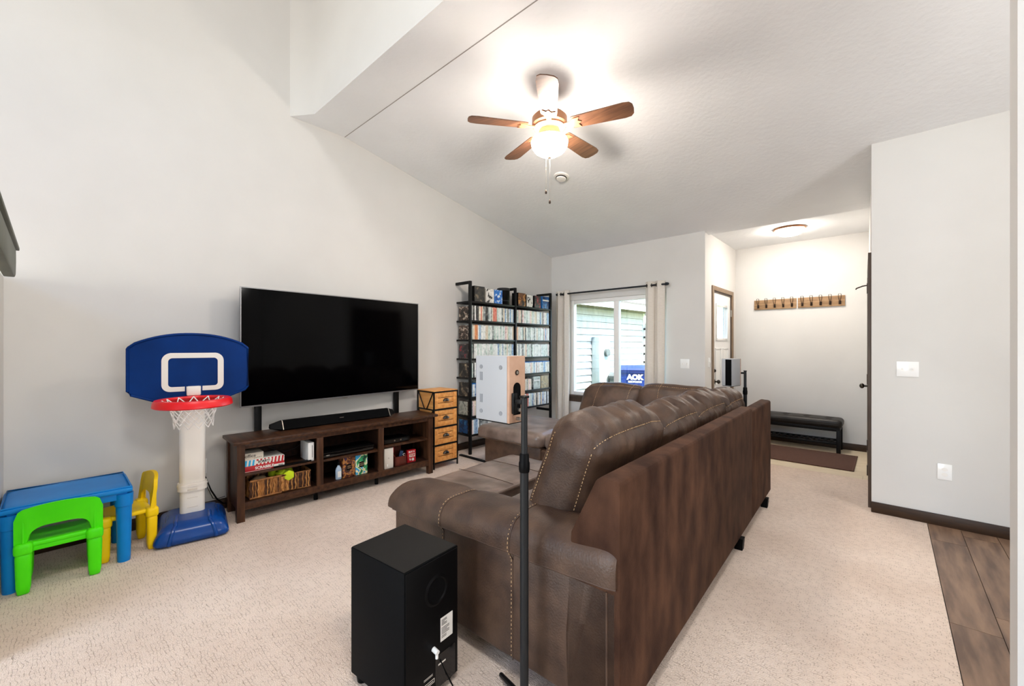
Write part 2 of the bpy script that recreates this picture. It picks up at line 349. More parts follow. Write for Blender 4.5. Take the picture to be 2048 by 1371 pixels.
planks(fe, 'vinyl', XE, .0, 5.682, YE, .148, 1.1, 'x', -.004, 0, .0008)

struct(bx('wall_left', 'wall', XL-.12, XL, -4.6, YB+.12, -.12, ZT), 'tall off-white wall behind the television')
WX0, WX1, WZ0, WZ1 = -3.85, -2.27, .60, 2.13
b = B(); y0, y1 = YB, YB+.14
b.box(XL, WX0, y0, y1, 0, 3.0).box(WX1, XE, y0, y1, 0, 3.0).box(WX0, WX1, y0, y1, 0, WZ0).box(WX0, WX1, y0, y1, WZ1, 3.0)
struct(b.build('wall_back', 'wall'), 'off-white wall around the window')
DY0, DY1, DZ = 6.02, 6.92, 2.15
b = B(); x0, x1 = XE-.12, XE
b.box(x0, x1, y1, DY0, 0, 3).box(x0, x1, DY1, YE+.12, 0, 3).box(x0, x1, DY0, DY1, DZ, 3)
struct(b.build('wall_entry_left', 'wall'), 'entry wall holding the front door')
struct(bx('wall_entry_back', 'wall', XE, .1, YE, YE+.12, 0, 3.05), 'white entry wall with the coat racks')
struct(B().prism([(-.1, YR), (3.6, YR), (3.6, YR+.14), (.02, YR+.14), (-.06, YE+.05), (-.18, YE)], 'z', -.1, 3.7).build('wall_right', 'wall'), 'off-white wall with two switch plates at the right')
struct(bx('wall_near', 'wall', .328, 1.6, 2.2, 2.319, -.01, 3.7), 'white wall end at the right edge')
struct(bx('wall_kitchen', 'wall', 3.6, 3.72, -4.6, YR+.14, -.12, ZT))
b = B(); b.box(XL, -2.8, -4.72, -4.6, 0, ZT).box(.4, 3.6, -4.72, -4.6, 0, ZT).box(-2.8, .4, -4.72, -4.6, 2.3, 3.5).box(-2.8, .4, -4.72, -4.6, 4.9, ZT).box(-2.8, .4, -4.72, -4.6, 0, .2)
struct(b.build('wall_rear', 'wall'))
sl = (ZF-ZC)/(YB-YF1)
struct(B().prism([(YF1, ZF), (YB, ZC), (YB+.14, ZC-sl*.14), (YB+.14, ZC+.25), (YF1, ZF+.15)], 'x', XL, 3.6).build('ceiling', 'ceiling'), 'textured sloping ceiling')
cb = struct(B().prism([(XL, 1.524), (-4.03, YF0), (3.6, YF0), (3.6, YF1), (XL, YF1)], 'z', ZF, ZF+.15).build('ceiling_beam', ['ceiling', 'wall']), 'flat strip of ceiling under the loft wall')
for p in cb.data.polygons: p.material_index = 0 if abs(p.normal.z) > .5 else 1
struct(B().prism([(XL, 1.524), (-4.03, YF0), (3.6, YF0), (3.6, YF0+.14), (XL, YF0+.14)], 'z', ZF+.15, ZT).build('wall_upper', 'wall'), 'upright wall above the ceiling edge')
struct(bx('ceiling_upper', 'ceiling', XL, 3.6, -4.6, YF0+.14, ZT, ZT+.12))
struct(bx('ceiling_entry', 'ceiling', XE-.12, .1, YB+.14, YE+.12, ZC+.0, ZC+.12), 'flat entry ceiling')
struct(bx('ceiling_entry_edge', 'ceiling', XE, -.1, YB, YB+.14, ZC-.0005, ZC+.1))
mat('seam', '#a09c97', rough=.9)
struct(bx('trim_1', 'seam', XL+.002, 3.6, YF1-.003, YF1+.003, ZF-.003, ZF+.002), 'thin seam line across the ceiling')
struct(bx('wall_stair', 'wall', XL, -2.9, -.33, -.212, 0, 1.84), 'half wall beside the stairs')
BH = .088
struct(bx('baseboard_left', 'dark_trim', XL, XL+.016, -.21, YB, 0, BH, bev=.003), 'dark wood baseboard under the television wall')
struct(bx('baseboard_back', 'dark_trim', XL+.016, XE+.016, YB-.016, YB, 0, BH, bev=.003))
struct(bx('baseboard_entry', 'dark_trim', XE, -.2, YE-.016, YE, 0, BH, bev=.003), 'dark wood baseboard of the entry')
struct(bx('baseboard_right', 'dark_trim', -.102, 3.6, YR-.016, YR, 0, BH, bev=.003), 'dark wood baseboard at the right')

# window
w = struct(thing('window_1', 'white two-pane window', '')); del w['category']
b = B(); t = .05
b.box(WX0, WX0+t, YB+.02, YB+.1, WZ0, WZ1, .004).box(WX1-t, WX1, YB+.02, YB+.1, WZ0, WZ1, .004).box(WX0+t, WX1-t, YB+.02, YB+.1, WZ0, WZ0+t, .004).box(WX0+t, WX1-t, YB+.02, YB+.1, WZ1-t-.01, WZ1, .004)
b.build('window_frame', 'white_trim', w)
bx('mullion', 'white_trim', -3.085, -3.0, YB+.025, YB+.095, WZ0+t, WZ1-t, w, .006)
bx('pane', 'glass', WX0+t, -3.085, YB+.058, YB+.062, WZ0+t, WZ1-t, w); bx('pane', 'glass', -3.0, WX1-t, YB+.058, YB+.062, WZ0+t, WZ1-t, w)
bx('window_sill', 'casing_dark', WX0-.06, WX1+.06, YB-.05, YB+.02, WZ0-.03, WZ0, w, .006); bx('apron', 'casing_dark', WX0-.04, WX1+.04, YB-.016, YB, WZ0-.11, WZ0-.03, w, .003)

# front door in the entry's left wall (faces +x)
d = struct(thing('door_1', 'white front door with a small window and brown casing', '')); del d['category']
b = B(); c = .06
b.box(XE, XE+.018, DY0-c, DY0, 0, DZ+c, .003).box(XE, XE+.018, DY1, DY1+c, 0, DZ+c, .003).box(XE, XE+.018, DY0, DY1, DZ, DZ+c, .003)
b.build('door_casing', 'casing', d)
b = B().box(XE-.1, XE, DY0, DY0+.02, 0, DZ).box(XE-.1, XE, DY1-.02, DY1, 0, DZ).box(XE-.1, XE, DY0+.02, DY1-.02, DZ-.02, DZ); b.build('door_jamb', 'casing_dark', d)
gy0, gy1, gz0, gz1 = DY0+.2, DY1-.2, 1.5, 1.95
b = B(); xa, xb = XE-.055, XE-.012; e0, e1 = DY0+.02, DY1-.02
b.box(xa, xb, e0, gy0, .01, DZ-.02).box(xa, xb, gy1, e1, .01, DZ-.02).box(xa, xb, gy0, gy1, .01, gz0).box(xa, xb, gy0, gy1, gz1, DZ-.02)
lf = b.build('door_leaf', 'white_gloss', d)
b = B()
for a0, a1, c0, c1 in ((gy0-.035, gy0, gz0-.035, gz1+.035), (gy1, gy1+.035, gz0-.035, gz1+.035), (gy0, gy1, gz0-.035, gz0), (gy0, gy1, gz1, gz1+.035)): b.box(xb, xb+.012, a0, a1, c0, c1, .003)
b.build('glazing_frame', 'white_gloss', lf); bx('pane', 'glass', XE-.035, XE-.031, gy0, gy1, gz0, gz1, lf)
bx('glazing_bar', 'white_gloss', XE-.03, XE-.015, gy1-.1, gy1-.085, gz0, gz1, lf)
for a0, a1 in ((e0+.12, (e0+e1)/2-.05), ((e0+e1)/2+.05, e1-.12)):
    b = B()
    for z0, z1 in ((.25, .75), (.85, 1.36)):
        b.box(xb, xb+.008, a0, a1, z0, z0+.02, .003).box(xb, xb+.008, a0, a1, z1-.02, z1, .003).box(xb, xb+.008, a0, a0+.02, z0+.02, z1-.02, .003).box(xb, xb+.008, a1-.02, a1, z0+.02, z1-.02, .003)
    b.build('panel_moulding', 'white_gloss', lf)
for nm, z, r in (('deadbolt', 1.05, .024), ('door_knob', .9, .03)):
    b = B().cyl((xb, e0+.07, z), (xb+.012, e0+.07, z), r, k=20)
    if nm == 'door_knob': b.cyl((xb, e0+.07, z), (xb+.04, e0+.07, z), .01); b.sphere((xb+.058, e0+.07, z), .028, (.8, 1, 1))
    else: b.box(xb+.012, xb+.026, e0+.066, e0+.074, z-.016, z+.016, .002)
    b.build(nm, 'pewter', lf)
for z in (.3, 1.1, 1.88): B().box(XE-.006, XE+.004, DY1-.03, DY1+.004, z-.05, z+.05).cyl((XE+.006, DY1-.012, z-.05), (XE+.006, DY1-.012, z+.05), .007, k=10).build('hinge', 'nickel', d)

# closet door seen almost edge-on in the slanting entry wall
d = struct(thing('door_2', 'dark-cased closet door seen edge-on in the entry', '', (-.1, YR, 0), math.atan2(.08, 2.53))); del d['category']
b = B(); b.box(-.022, 0, .10, .17, 0, 2.2, .002).box(-.022, 0, 1.33, 1.40, 0, 2.2, .002).box(-.022, 0, .17, 1.33, 2.13, 2.2, .002); b.build('door_casing', 'casing_dark', d)
lf = bx('door_leaf', 'casing_dark', -.008, .0, .17, 1.33, .01, 2.13, d)
B().cyl((-.008, 1.27, .96), (-.05, 1.27, .96), .011).cyl((-.008, 1.27, .96), (-.016, 1.27, .96), .03).sphere((-.066, 1.27, .96), .028, (.8, 1, 1)).build('door_knob', 'pewter', lf)
for z in (.3, .52, 1.1, 1.9): bx('hinge', 'bronze', -.03, -.0, .175, .2, z-.045, z+.045, d)
B().tube([(-.02, .2, 1.93), (-.06, .21, 1.925), (-.1, .22, 1.91), (-.105, .22, 1.9)], .006).build('door_hook', 'bronze', d)

# switch plates, outlets
def plate(name, label, cat, loc, rz, wd_, ht, kind):
    t = thing(name, label, cat, loc, rz)                      # local: x along wall, -y out of the wall
    bx('cover_plate', 'white_gloss', -wd_/2, wd_/2, -.006, 0, -ht/2, ht/2, t, .002)
    if kind == 'switch':
        for s in (-1, 1):
            bx('switch_well', 'white_plastic', s*wd_*.23-.006, s*wd_*.23+.006, -.0075, -.006, -.014, .014, t)
            B().box(s*wd_*.23-.004, s*wd_*.23+.004, -.018, -.006, -.001, .009, .001).build('toggle', 'white_gloss', t)
    else:
        for s in (-1, 1): B().prism([(.017*math.cos(a), s*.02+.014*math.sin(a)) for a in [i*PI/8 for i in range(16)]], 'y', -.0085, -.006).build('socket', 'white_plastic', t)
    return t
plate('switch_plate', 'double white switch plate on the right wall above the outlet', 'switch', (.12, YR, 1.207), 0, .132, .122, 'switch')
plate('wall_outlet', 'white outlet low on the right wall above the dark baseboard', 'outlet', (.328, YR, .42), 0, .08, .122, 'outlet')
plate('switch_plate', 'double white switch plate between the window curtain and the front door', 'switch', (-2.016, YB, 1.152), 0, .118, .125, 'switch')
plate('switch_plate', 'narrow white switch plate beside the front door casing', 'switch', (XE, 5.86, 1.17), R(90), .09, .13, 'switch')
plate('wall_outlet', 'white outlet on the left wall behind the toy hoop pole', 'outlet', (XL, .83, .39), R(90), .08, .125, 'outlet')

# ------------------------------------------------------------------ outdoors beyond the window
struct(bx('ground', 'grass', -30, 12, 5.9, 40, -.65, -.5), 'lawn outside')
h = thing('neighbor_house', 'pale blue-grey sided house seen through the window', 'house', (-5.97, 9.0, 0), R(-4.0))
bx('wall_core', 'joint', -3, -.03, -6, 3.55, -.5, 2.45, h); random.seed(3)
z = -.45; sm = {}
while z < 2.4:
    cut = [-4.2]+sorted(random.uniform(-3, 3.0) for _ in range(2))+[3.5]
    for a, c in zip(cut, cut[1:]):
        B().prism([(-.04, z), (.012, z), (-.024, z+.171), (-.04, z+.171)], 'y', a+.002, c-.002).build('siding_board', 'siding', h)
    z += .178
bx('corner_board', 'fascia', -.04, .01, 3.5, 3.6, -.45, 2.4, h); bx('corner_board', 'fascia', -.14, -.04, 3.55, 3.62, -.45, 2.4, h)
bx('soffit', 'soffit', -.0, .55, -6, 4.1, 2.40, 2.43, h); bx('fascia_board', 'fascia', .55, .58, -6, 4.12, 2.38, 2.56, h); bx('fascia_board', 'fascia', -3, .55, 4.1, 4.13, 2.38, 2.56, h)
B().prism([(.6, 2.55), (.6, 2.6), (-3, 4.0), (-3, 3.95)], 'y', -6, 4.2).build('roof', 'roof', h)
b = B().tube([(.5, 3.9, 2.36), (.3, 3.72, 2.2), (.06, 3.56, 2.05), (.05, 3.55, 1.9), (.05, 3.55, -.4)], .035, 8); b.build('downspout', 'fascia', h)
for i in range(9): bx('pipe_bracket', 'black_metal', .02, .09, 3.5, 3.53, -.2+.26*i, -.14+.26*i, h)
mb = thing('meter_box', 'grey electric meter box on the neighbouring house wall', 'meter', (-5.80, 10.0, 0), R(-4))
bx('meter_cabinet', 'meter', -.08, .16, -.28, .22, .3, 1.62, mb, .01); B().cyl((.16, .03, 1.2), (.24, .03, 1.2), .1, k=20).build('meter_dial', 'bin_grey', mb)
bx('cabinet_door', 'fascia', .16, .17, -.22, .18, .36, 1.0, mb, .004); B().cyl((.05, 0, -.5), (.05, 0, .3), .05).build('conduit', 'meter', mb); bx('junction_box', 'bin_grey', .0, .16, .1, .32, .02, .3, mb, .01)
def wheelie(label, m, loc, rz, sc, lettering):
    t = thing('wheelie_bin', label, 'bin', loc, rz); t.scale = (sc, sc, sc)
    def body(p): k = .8+.2*(p.z+1)/2; return Vector((p.x*.29*k, p.y*.34*k, .54+p.z*.46))
    bd = B().soft(body, 2).build('bin_body', m, t); bx('rim', m, -.31, .31, -.36, .36, .96, 1.02, t, .015)
    B().prism([(-.38, 1.02), (.38, 1.02), (.36, 1.06), (0, 1.1), (-.36, 1.06)], 'x', -.31, .31).build('lid', m, t)
    for s in (-1, 1): B().cyl((s*.2, .32, .12), (s*.26, .32, .12), .12, k=20).build('wheel', 'black', t)
    B().cyl((-.25, .4, .98), (.25, .4, .98), .018).build('handle', m, t)
    if lettering:
        q = facing((-.03, -.352, .885), (1, 0, 0), (0, -.12, 1)); text('AOK', .13, q, 'paper', bd, bold=.008)
        q = facing((-.03, -.343, .80), (1, 0, 0), (0, -.12, 1)); text('RECYCLING', .045, q, 'paper', bd, bold=.002)
    return t
wheelie('blue wheeled recycling bin with white AOK lettering outside the window', 'bin_blue', (-4.62, 9.75, -.5), R(24), 1.28, True)
wheelie('dark grey wheeled bin half hidden behind the blue one', 'bin_grey', (-5.42, 10.5, -.5), R(24), 1.05, False)

# ------------------------------------------------------------------ sectional sofa: local x = -(distance inward from the back), y along the back, z up
sf = thing('sectional_sofa', 'large brown suede sectional sofa with pillow backs and a chaise end', 'sofa', (-.685, 1.314, 0), R(2.009))
def W(u, w, z): return Vector((-w, u, z))
def slab(name, u0, u1, w0, w1, z0, z1, m='suede', bev=.02): return bx(name, m, -w1, -w0, u0, u1, z0, z1, sf, bev, seg=3)
prof = [(0, .075), (0, .915), (-.012, .925), (-.075, .93), (-.095, .915), (-.20, .70), (-.22, .3), (-.22, .075)]
B().prism(prof, 'y', 0, 2.27, .008).build('back_frame', 'suede_back', sf); prof2 = [(x, z*(.97 if z > .5 else 1)) for x, z in prof]
B().prism(prof2, 'y', 2.275, 3.1, .008).build('back_frame', 'suede_back', sf)
slab('seat_base', .24, 2.12, .2, .97, .075, .32); slab('seat_base', 2.2, 3.0, .2, 1.15, .075, .32)
slab('back_frame', 3.0, 3.1, .21, 1.86, .075, .80, 'suede_back')
slab('seat_base', 2.13, 3.0, 1.15, 1.9, .075, .32)
# arm: side panel and padded top pinched at two seams
slab('arm_panel', 0, .25, .004, 1.335, .075, .545, 'suede', .018)
SA, SB = .93, .49
def pad(w, t):
    """surface of the arm pad: w along the arm, t = 0..1 round the section from outer seam over the top to the inner side"""
    k = w/1.385; zt = .715-.085*k; zs = .555-.045*k
    pinch = 1-.09*math.exp(-((w-SA)/.05)**2)-.035*math.exp(-((w-SB)/.04)**2)
    zt = zs+(zt-zs)*pinch
    end = min(1, max(0, (1.385-w)/.10)); e = math.sqrt(max(0, 1-(1-end)**2)); ee = .35+.65*e
    a = PI*(1-t)*1.0; cx = .125
    rr_ = min(1, w/.07); u = cx+((.122+.028*math.sqrt(1-(1-rr_)**2))*math.copysign(abs(math.cos(a))**.75, math.cos(a)))*(.9+.1*e)*(.97+.03*pinch); z = zs+(zt-zs)*abs(math.sin(a))**.62*ee
    nv = noise.noise(Vector((u*7, w*6, z*5)))*.008
    return W(u, w, z+nv)
b = B(); V = b.grid(lambda i, j: pad(.012+i*1.373, j), 90, 30)
b.cap([V[0][j] for j in range(30)]); b.cap([V[-1][j] for j in range(30)]); b.bridge([V[i][0] for i in range(90)], [V[i][-1] for i in range(90)], False); b.build('arm_pad', 'suede', sf, sharp=60)
b = B()
for w in (SA, SB):
    path = [pad(w, t/40)+Vector((0, -.003, .003)) for t in range(34, -1, -1)]+[W(-.002, w, .50-.01*i) for i in range(0, 42)]; dashes(b, path)
b.build('stitching', 'stitch', sf)
b = B()
for w in (SA-.008, SB-.008): b.tube([pad(w, t/30)+Vector((0, -.001, .001)) for t in range(28, -1, -1)]+[W(-.0005, w, .5), W(-.0005, w, .08)], .0025, 5)
b.tube([pad(.012+w/40*1.31, 0)+Vector((0, .004, -.002)) for w in range(41)], .005, 6)
b.tube([W(-.001, .05, .08), W(-.002, .05, .53)], .004, 6); b.build('piping', 'suede', sf)
# seat cushions
def cushion(name, ctr, half, r, puff, wr=.008, wsc=5, seed=0, rot=None, m='suede', n=16, par=None, wdir=(1, 1, 1)):
    f = rbox(half, r, puff, wr, wsc, seed, wdir); T = Matrix.Translation(ctr) @ (rot or Matrix.Identity(4)); g = lambda p: T @ f(p)
    return B().soft(g, n).build(name, m, par or sf, sharp=80), g
for i, (u0, u1) in enumerate(((.25, 1.03), (1.04, 1.80), (1.81, 2.15))):
    cushion('seat_cushion', W((u0+u1)/2, .71, .40), (.31, (u1-u0)/2, .085), .07, (0, 0, .022), .005, 6, i, m='leather_top')
cushion('seat_cushion', W(2.56, .80, .40), (.39, .41, .085), .07, (0, 0, .02), .005, 6, 5); cushion('seat_cushion', W(2.56, 1.53, .40), (.36, .42, .085), .07, (0, 0, .02), .005, 6, 6, m='leather_top')
# chaise end
slab('chaise_base', 2.13, 3.02, 1.9, 2.70, .055, .34, 'suede', .02)
o, g = cushion('chaise_pad', W(2.565, 2.33, .405), (.455, .485, .078), .06, (0, 0, .015), .006, 6, 9, m='leather_top')
b = B(); b.tube([W(2.08, 1.88+.02*i, .352) for i in range(46)], .004, 5); b.build('piping', 'suede', sf)
# pillow backs along the long side (lean back over the frame)
def back_pillow(u0, u1, ctrw, ctrz, hh, th, lean, seed, yaw=0, wr=.02):
    half = (th, (u1-u0)/2, hh); rot = Matrix.Rotation(yaw, 4, 'Z') @ Matrix.Rotation(lean, 4, 'Y')
    f = rbox(half, th*.72, (.045, .0, .03), 0); T = Matrix.Translation(W((u0+u1)/2, ctrw, ctrz)) @ rot
    def g(p):
        q = f(p)
        s = Vector((q.x*3+seed*7, q.y*5.5, q.z*3.)); c = (p.z+1)/2
        amp = wr*(.35+.9*c); nv = noise.noise(s)+1.0*noise.noise(Vector((q.x*6, q.y*21+seed*3, q.z*4)))*c*c
        d = Vector((p.x*.9, p.y*.25, p.z)); d.normalize(); q += d*amp*nv
        q.z -= .035*max(0, p.z)*(p.y**4)
        return T @ q
    o = B().soft(g, 40).build('back_cushion', 'suede', sf, sharp=80)
    b = B(); ST = Matrix.Translation((0, 0, 0)); out = T.to_3x3()
    def line(ps, off):
        pts = []
        for p in ps:
            pts.append(g(Vector(p))+out @ (Vector(p)*Vector(off).length if False else Vector(off)))
        dashes(b, pts, .0019, .011, .005)
    K = 30
    for s in (-1, 1):                        # seams between the faces and the end gussets
        line([(s*.93, -1, -1+2*i/K*.97) for i in range(K+1)], (s*.002, -.004, .002))
    line([(.93, -1+2*i/K, .985) for i in range(K+1)], (.003, 0, .004))
    line([(-.93, -.9+1.8*i/K, .97) for i in range(K+1)], (-.004, 0, .004))
    b.build('stitching', 'stitch', o)
    return o
back_pillow(.17, .97, .39, .77, .315, .135, R(20), 1, wr=.014)
back_pillow(.96, 1.66, .37, .755, .285, .13, R(20), 2, wr=.02); back_pillow(1.66, 2.32, .37, .745, .28, .13, R(20), 3, wr=.022); back_pillow(2.32, 2.98, .36, .725, .275, .13, R(20), 4, wr=.022)
# pillows of the short side, backs to the window
def far_pillow(w0, w1, uc, zc, hh, th, seed, wr=.016, slant=0):
    half = ((w1-w0)/2, th, hh); T = Matrix.Translation(W(uc, (w0+w1)/2, zc)) @ Matrix.Rotation(R(-16), 4, 'X'); f = rbox(half, th*.75, (0, .05, .02), 0)
    def g(p):
        q = f(p); c = (p.z+1)/2; s = Vector((q.x*5+seed*3, q.y*3, q.z*3))
        q += Vector((p.x*.3, p.y, p.z)).normalized()*wr*(.4+.8*c)*noise.noise(s); q.x += slant*c; q.z -= .03*max(0, p.z)*abs(p.x)**4
        return T @ q
    o = B().soft(g, 22).build('back_cushion', 'suede', sf, sharp=80); b = B(); out = T.to_3x3()
    for x in (-.38, .62): dashes(b, [g(Vector((x, -1, -1+1.97*i/30)))+out @ Vector((0, -.004, 0)) for i in range(31)]+[g(Vector((x, -1+2*i/10, 1)))+out @ Vector((0, 0, .004)) for i in range(1, 10)], .002, .012, .006)
    dashes(b, [g(Vector((-.95+1.9*i/40, -.95, .98)))+out @ Vector((0, -.003, .003)) for i in range(41)], .002, .012, .006)
    b.build('stitching', 'stitch', o); return o
far_pillow(1.14, 1.86, 2.86, .725, .25, .115, 5, slant=.07); far_pillow(.36, 1.16, 2.86, .735, .26, .12, 6)
for u, w in ((.08, .012), (.08, 1.27), (1.86, .008), (2.83, .008), (2.2, 2.64), (2.95, 2.64), (.6, 1.08), (1.9, 1.08)):
    def lg(p, u=u, w=w): k = .8+.2*(p.z+1)/2; return W(u+p.y*.03*k, w+p.x*.03*k, .04+p.z*.04)
    B().soft(lg, 0).build('leg', 'black', sf)

# storage ottoman between sofa and television
ot = thing('ottoman', 'low brown leather ottoman with a panelled top in front of the sofa', 'ottoman', (-.685, 1.314, 0), R(2.009))
f = rbox((.29, .5, .05), .03, (0, 0, .006), .004, 7, 4); T = Matrix.Translation(W(1.11, 1.56, .352)); 
B().soft(lambda p: T @ f(p), 16).build('ottoman_top', 'leather_top', ot, sharp=80)
bx('ottoman_body', 'suede', -1.83, -1.29, .63, 1.59, .05, .312, ot, .02)
b = B()
for u in (.95, 1.3): b.tube([W(u, 1.275+.57*i/12, .4035+.006*(1-((i-6)/6)**2)) for i in range(13)], .0022, 5)
b.tube([W(.62+.98*i/20, 1.262, .385) for i in range(21)], .003, 5); b.build('seam', 'suede', ot)
for u in (.68, 1.54):
    for w in (1.33, 1.79): bx('foot', 'black', -w-.025, -w+.025, u-.025, u+.025, 0, .052, ot, .004)

# ------------------------------------------------------------------ subwoofer (local x along its front-left side, y towards the sofa)
sb = thing('subwoofer', 'black box subwoofer with its back panel showing beside the sofa arm', 'speaker', (-1.669, .839, 0), R(5.1))
SW, SD, SH = .347, .281, .555
bx('cabinet', 'sub_side', 0, SW, 0, SD, .03, SH, sb, .004)
bx('top_panel', 'black_wood', .004, SW-.004, .004, SD-.004, SH-.001, SH+.002, sb)
bx('back_panel', 'black', SW, SW+.004, .006, SD-.006, .03, SH-.006, sb, .001)
b = B(); c0 = (SW+.004, SD*.56, .425); n_ = 36
for r0, r1, x0, x1 in ((.062, .052, .0, .004), (.052, .045, .004, -.0), (.045, .04, -.0, -.01)):
    A = [b.bm.verts.new((c0[0]+x0, c0[1]+r0*math.cos(2*PI*i/n_), c0[2]+r0*math.sin(2*PI*i/n_))) for i in range(n_)]; Z = [b.bm.verts.new((c0[0]+x1, c0[1]+r1*math.cos(2*PI*i/n_), c0[2]+r1*math.sin(2*PI*i/n_))) for i in range(n_)]; b.bridge(A, Z)
b.build('bass_port_rim', 'black', sb)
B().cyl((SW+.0042, c0[1], c0[2]), (SW+.0046, c0[1], c0[2]), .046, k=36).build('bass_port', 'cloth_black', sb)
st = bx('sticker', 'paper', SW+.004, SW+.005, .178, .245, .205, .3, sb); xt = SW+.0052
def lines(par, y0, y1, zs, m='ink', th=.0022, x=xt):
    b = B()
    for i, z in enumerate(zs): b.box(x, x+.0004, y0, y1-(.012 if i % 3 == 2 else 0), z-th/2, z+th/2)
    b.build('print_line', m, par)
lines(st, .183, .212, [.29-.005*i for i in range(5)]); lines(st, .183, .226, [.258-.006*i for i in range(5)]); lines(st, .183, .21, [.226-.006*i for i in range(2)])
B().cyl((SW+.004, .14, .2), (SW+.03, .14, .195), .01, .0095, k=14).cyl((SW+.024, .14, .195), (SW+.024, .14, .172), .006).build('cable_plug', 'white_gloss', sb)
lines(sb, .09, .135, [.105, .1], 'offwhite', .0015); b = B()
for a0, a1, z0, z1 in ((.085, .145, .068, .07), (.085, .145, .082, .084), (.085, .087, .07, .082), (.143, .145, .07, .082)): b.box(xt, xt+.0004, a0, a1, z0, z1)
b.box(xt, xt+.0004, .092, .138, .074, .0765).build('printed_frame', 'offwhite', sb); bx('voltage_mark', 'offwhite', xt, xt+.0004, .165, .205, .118, .124, sb); bx('amplifier_plate', 'black_gloss', SW+.004, SW+.0048, .15, .26, .03, .16, sb)
for y in (.03, SD-.03):
    for x in (.04, SW-.04): B().cyl((x, y, 0), (x, y, .03), .022, .026).build('foot', 'black', sb)
tag(B().tube([(-1.29, 1.01, .18), (-1.275, 1.03, .12), (-1.265, 1.06, .05), (-1.24, 1.1, .012), (-1.16, 1.12, .006), (-1.12, 1.2, .006), (-1.16, 1.26, .006)], .0035, 6).build('cable', 'black'), 'thin black cable from the subwoofer plug to the carpet', 'cable')

# ------------------------------------------------------------------ surround speakers on stands
def speaker(label, loc, rz, far=False):
    t = thing('surround_speaker', label, 'speaker', loc, rz)           # local: front towards -x, back at x = 0
    D, Wd, Hh = .195, .095, .26
    bx('cabinet', 'spk_side', -D+.008, -.012, 0, Wd, 0, Hh, t, .003)
    bx('back_panel', 'spk_back', -.012, 0, 0, Wd, 0, Hh, t, .002); bx('front_grille', 'cloth_black', -D, -D+.008, .006 if not far else .004, Wd-(.006 if not far else .036), .006, Hh-.006, t, .003)
    if far: bx('front_edge', 'spk_side', -D, -D+.008, Wd-.036, Wd-.002, .004, Hh-.004, t, .002)
    bx('base_strip', 'black', -D+.02, -.004, .003, Wd-.003, -.004, 0, t)
    for z in (.035, .215) if not far else ():
        for x in (-D+.04, -.045): B().cyl((x, 0, z), (x, -.0015, z), .0085, k=18).build('rubber_pad', 'spk_pad', t)
    for z in (.07, .16) if not far else (): bx('rubber_strip', 'spk_pad', -D+.033, -D+.048, -.0015, 0, z-.0, z+.034, t)
    B().cyl((0, .045, .195), (.002, .045, .195), .0105, k=20).build('mounting_ring', 'bronze', t); B().cyl((.002, .045, .195), (.003, .045, .195), .006, k=16).build('mounting_hole', 'nickel', t)
    pts = [(.045+.021*math.cos(a), .135+.021*math.sin(a)) for a in [PI*i/12 for i in range(13)]]+[(.024, .03), (.066, .03)]
    B().prism(pts, 'x', 0, .0015).build('terminal_recess', 'cloth_black', t)
    for z in (.015, .05): B().cyl((0, .045, z), (.016, .045, z), .007, k=12).build('binding_post', 'nickel', t)
    return t
def stand(label, loc, top, rz, legs, reach):
    t = thing('speaker_stand', label, 'stand', loc, rz)
    B().cyl((0, 0, .05), (0, 0, .96), .0165, k=18).build('lower_pole', 'pole_grey', t); B().cyl((0, 0, .9), (0, 0, top), .0125, k=18).build('upper_pole', 'pole_grey', t)
    B().lathe([(.0, .92), (.019, .92), (.021, .93), (.021, .955), (.0185, .962), (.0185, .985), (.016, .99), (0, .99)], k=18).build('clamp_collar', 'black', t)
    B().box(-.014, .014, -.014, .014, top-.005, top+.004, .002).box(-.05, -.01, -.006, .006, top-.03, top-.012, .002).box(-.055, -.045, -.012, .012, top-.07, top+.01, .002).build('bracket', 'black_metal', t)
    for a in legs: B().tube([(0, 0, .06), (reach*.3*math.cos(a), reach*.3*math.sin(a), .045), (reach*math.cos(a), reach*math.sin(a), .012)], [.012, .011, .009], 8).build('leg', 'black_metal', t)
    B().cyl((0, 0, .03), (0, 0, .08), .024, k=18).build('hub', 'black_metal', t)
    return t
stand('tall dark grey telescopic speaker stand in front of the sofa arm', (-1.022, 1.2, 0), 1.205, 0, (R(30), R(160), R(270)), .2)
speaker('white-sided bookshelf speaker with a tan back on the near stand', (-1.078, 1.176, 1.098), 0)
stand('dark speaker stand behind the far sofa corner near the entry', (-1.03, 4.53, 0), 1.15, R(20), (R(-68), R(70), R(190)), .36)
speaker('small white speaker with black grille in front of the entry door', (-1.06, 4.50, 1.01), R(80), True)

# ------------------------------------------------------------------ television on its floor mount
ang = math.atan2(-.114, 1.865)       # tilt of the screen plane away from the wall line
tv = thing('television', 'large flat television with a thin silver frame on the left wall', 'television', (-4.028, 1.055, .873), R(90)+math.atan2(.114, 1.865))
TW, TH = 1.868, 1.022                # local x along the screen, -y towards the room
bx('housing', 'black', .01, TW-.01, .008, .05, .01, TH-.01, tv, .006); bx('screen', 'screen', .008, TW-.008, -.001, .004, .012, TH-.008, tv)
b = B().box(0, .008, -.004, .01, 0, TH).box(TW-.008, TW, -.004, .01, 0, TH).box(.008, TW-.008, -.004, .01, 0, .012).box(.008, TW-.008, -.004, .01, TH-.008, TH); b.build('bezel', 'bezel', tv)
B().prism([(TW/2+.03*math.cos(a), -.003+.006*math.sin(a)) for a in [i*PI/8 for i in range(16)]], 'y', -.008, -.003).build('logo_badge', 'nickel', tv)
fm = thing('tv_floor_mount', 'black two-post television mount standing behind the media console', 'tv mount', (0, 0, 0))
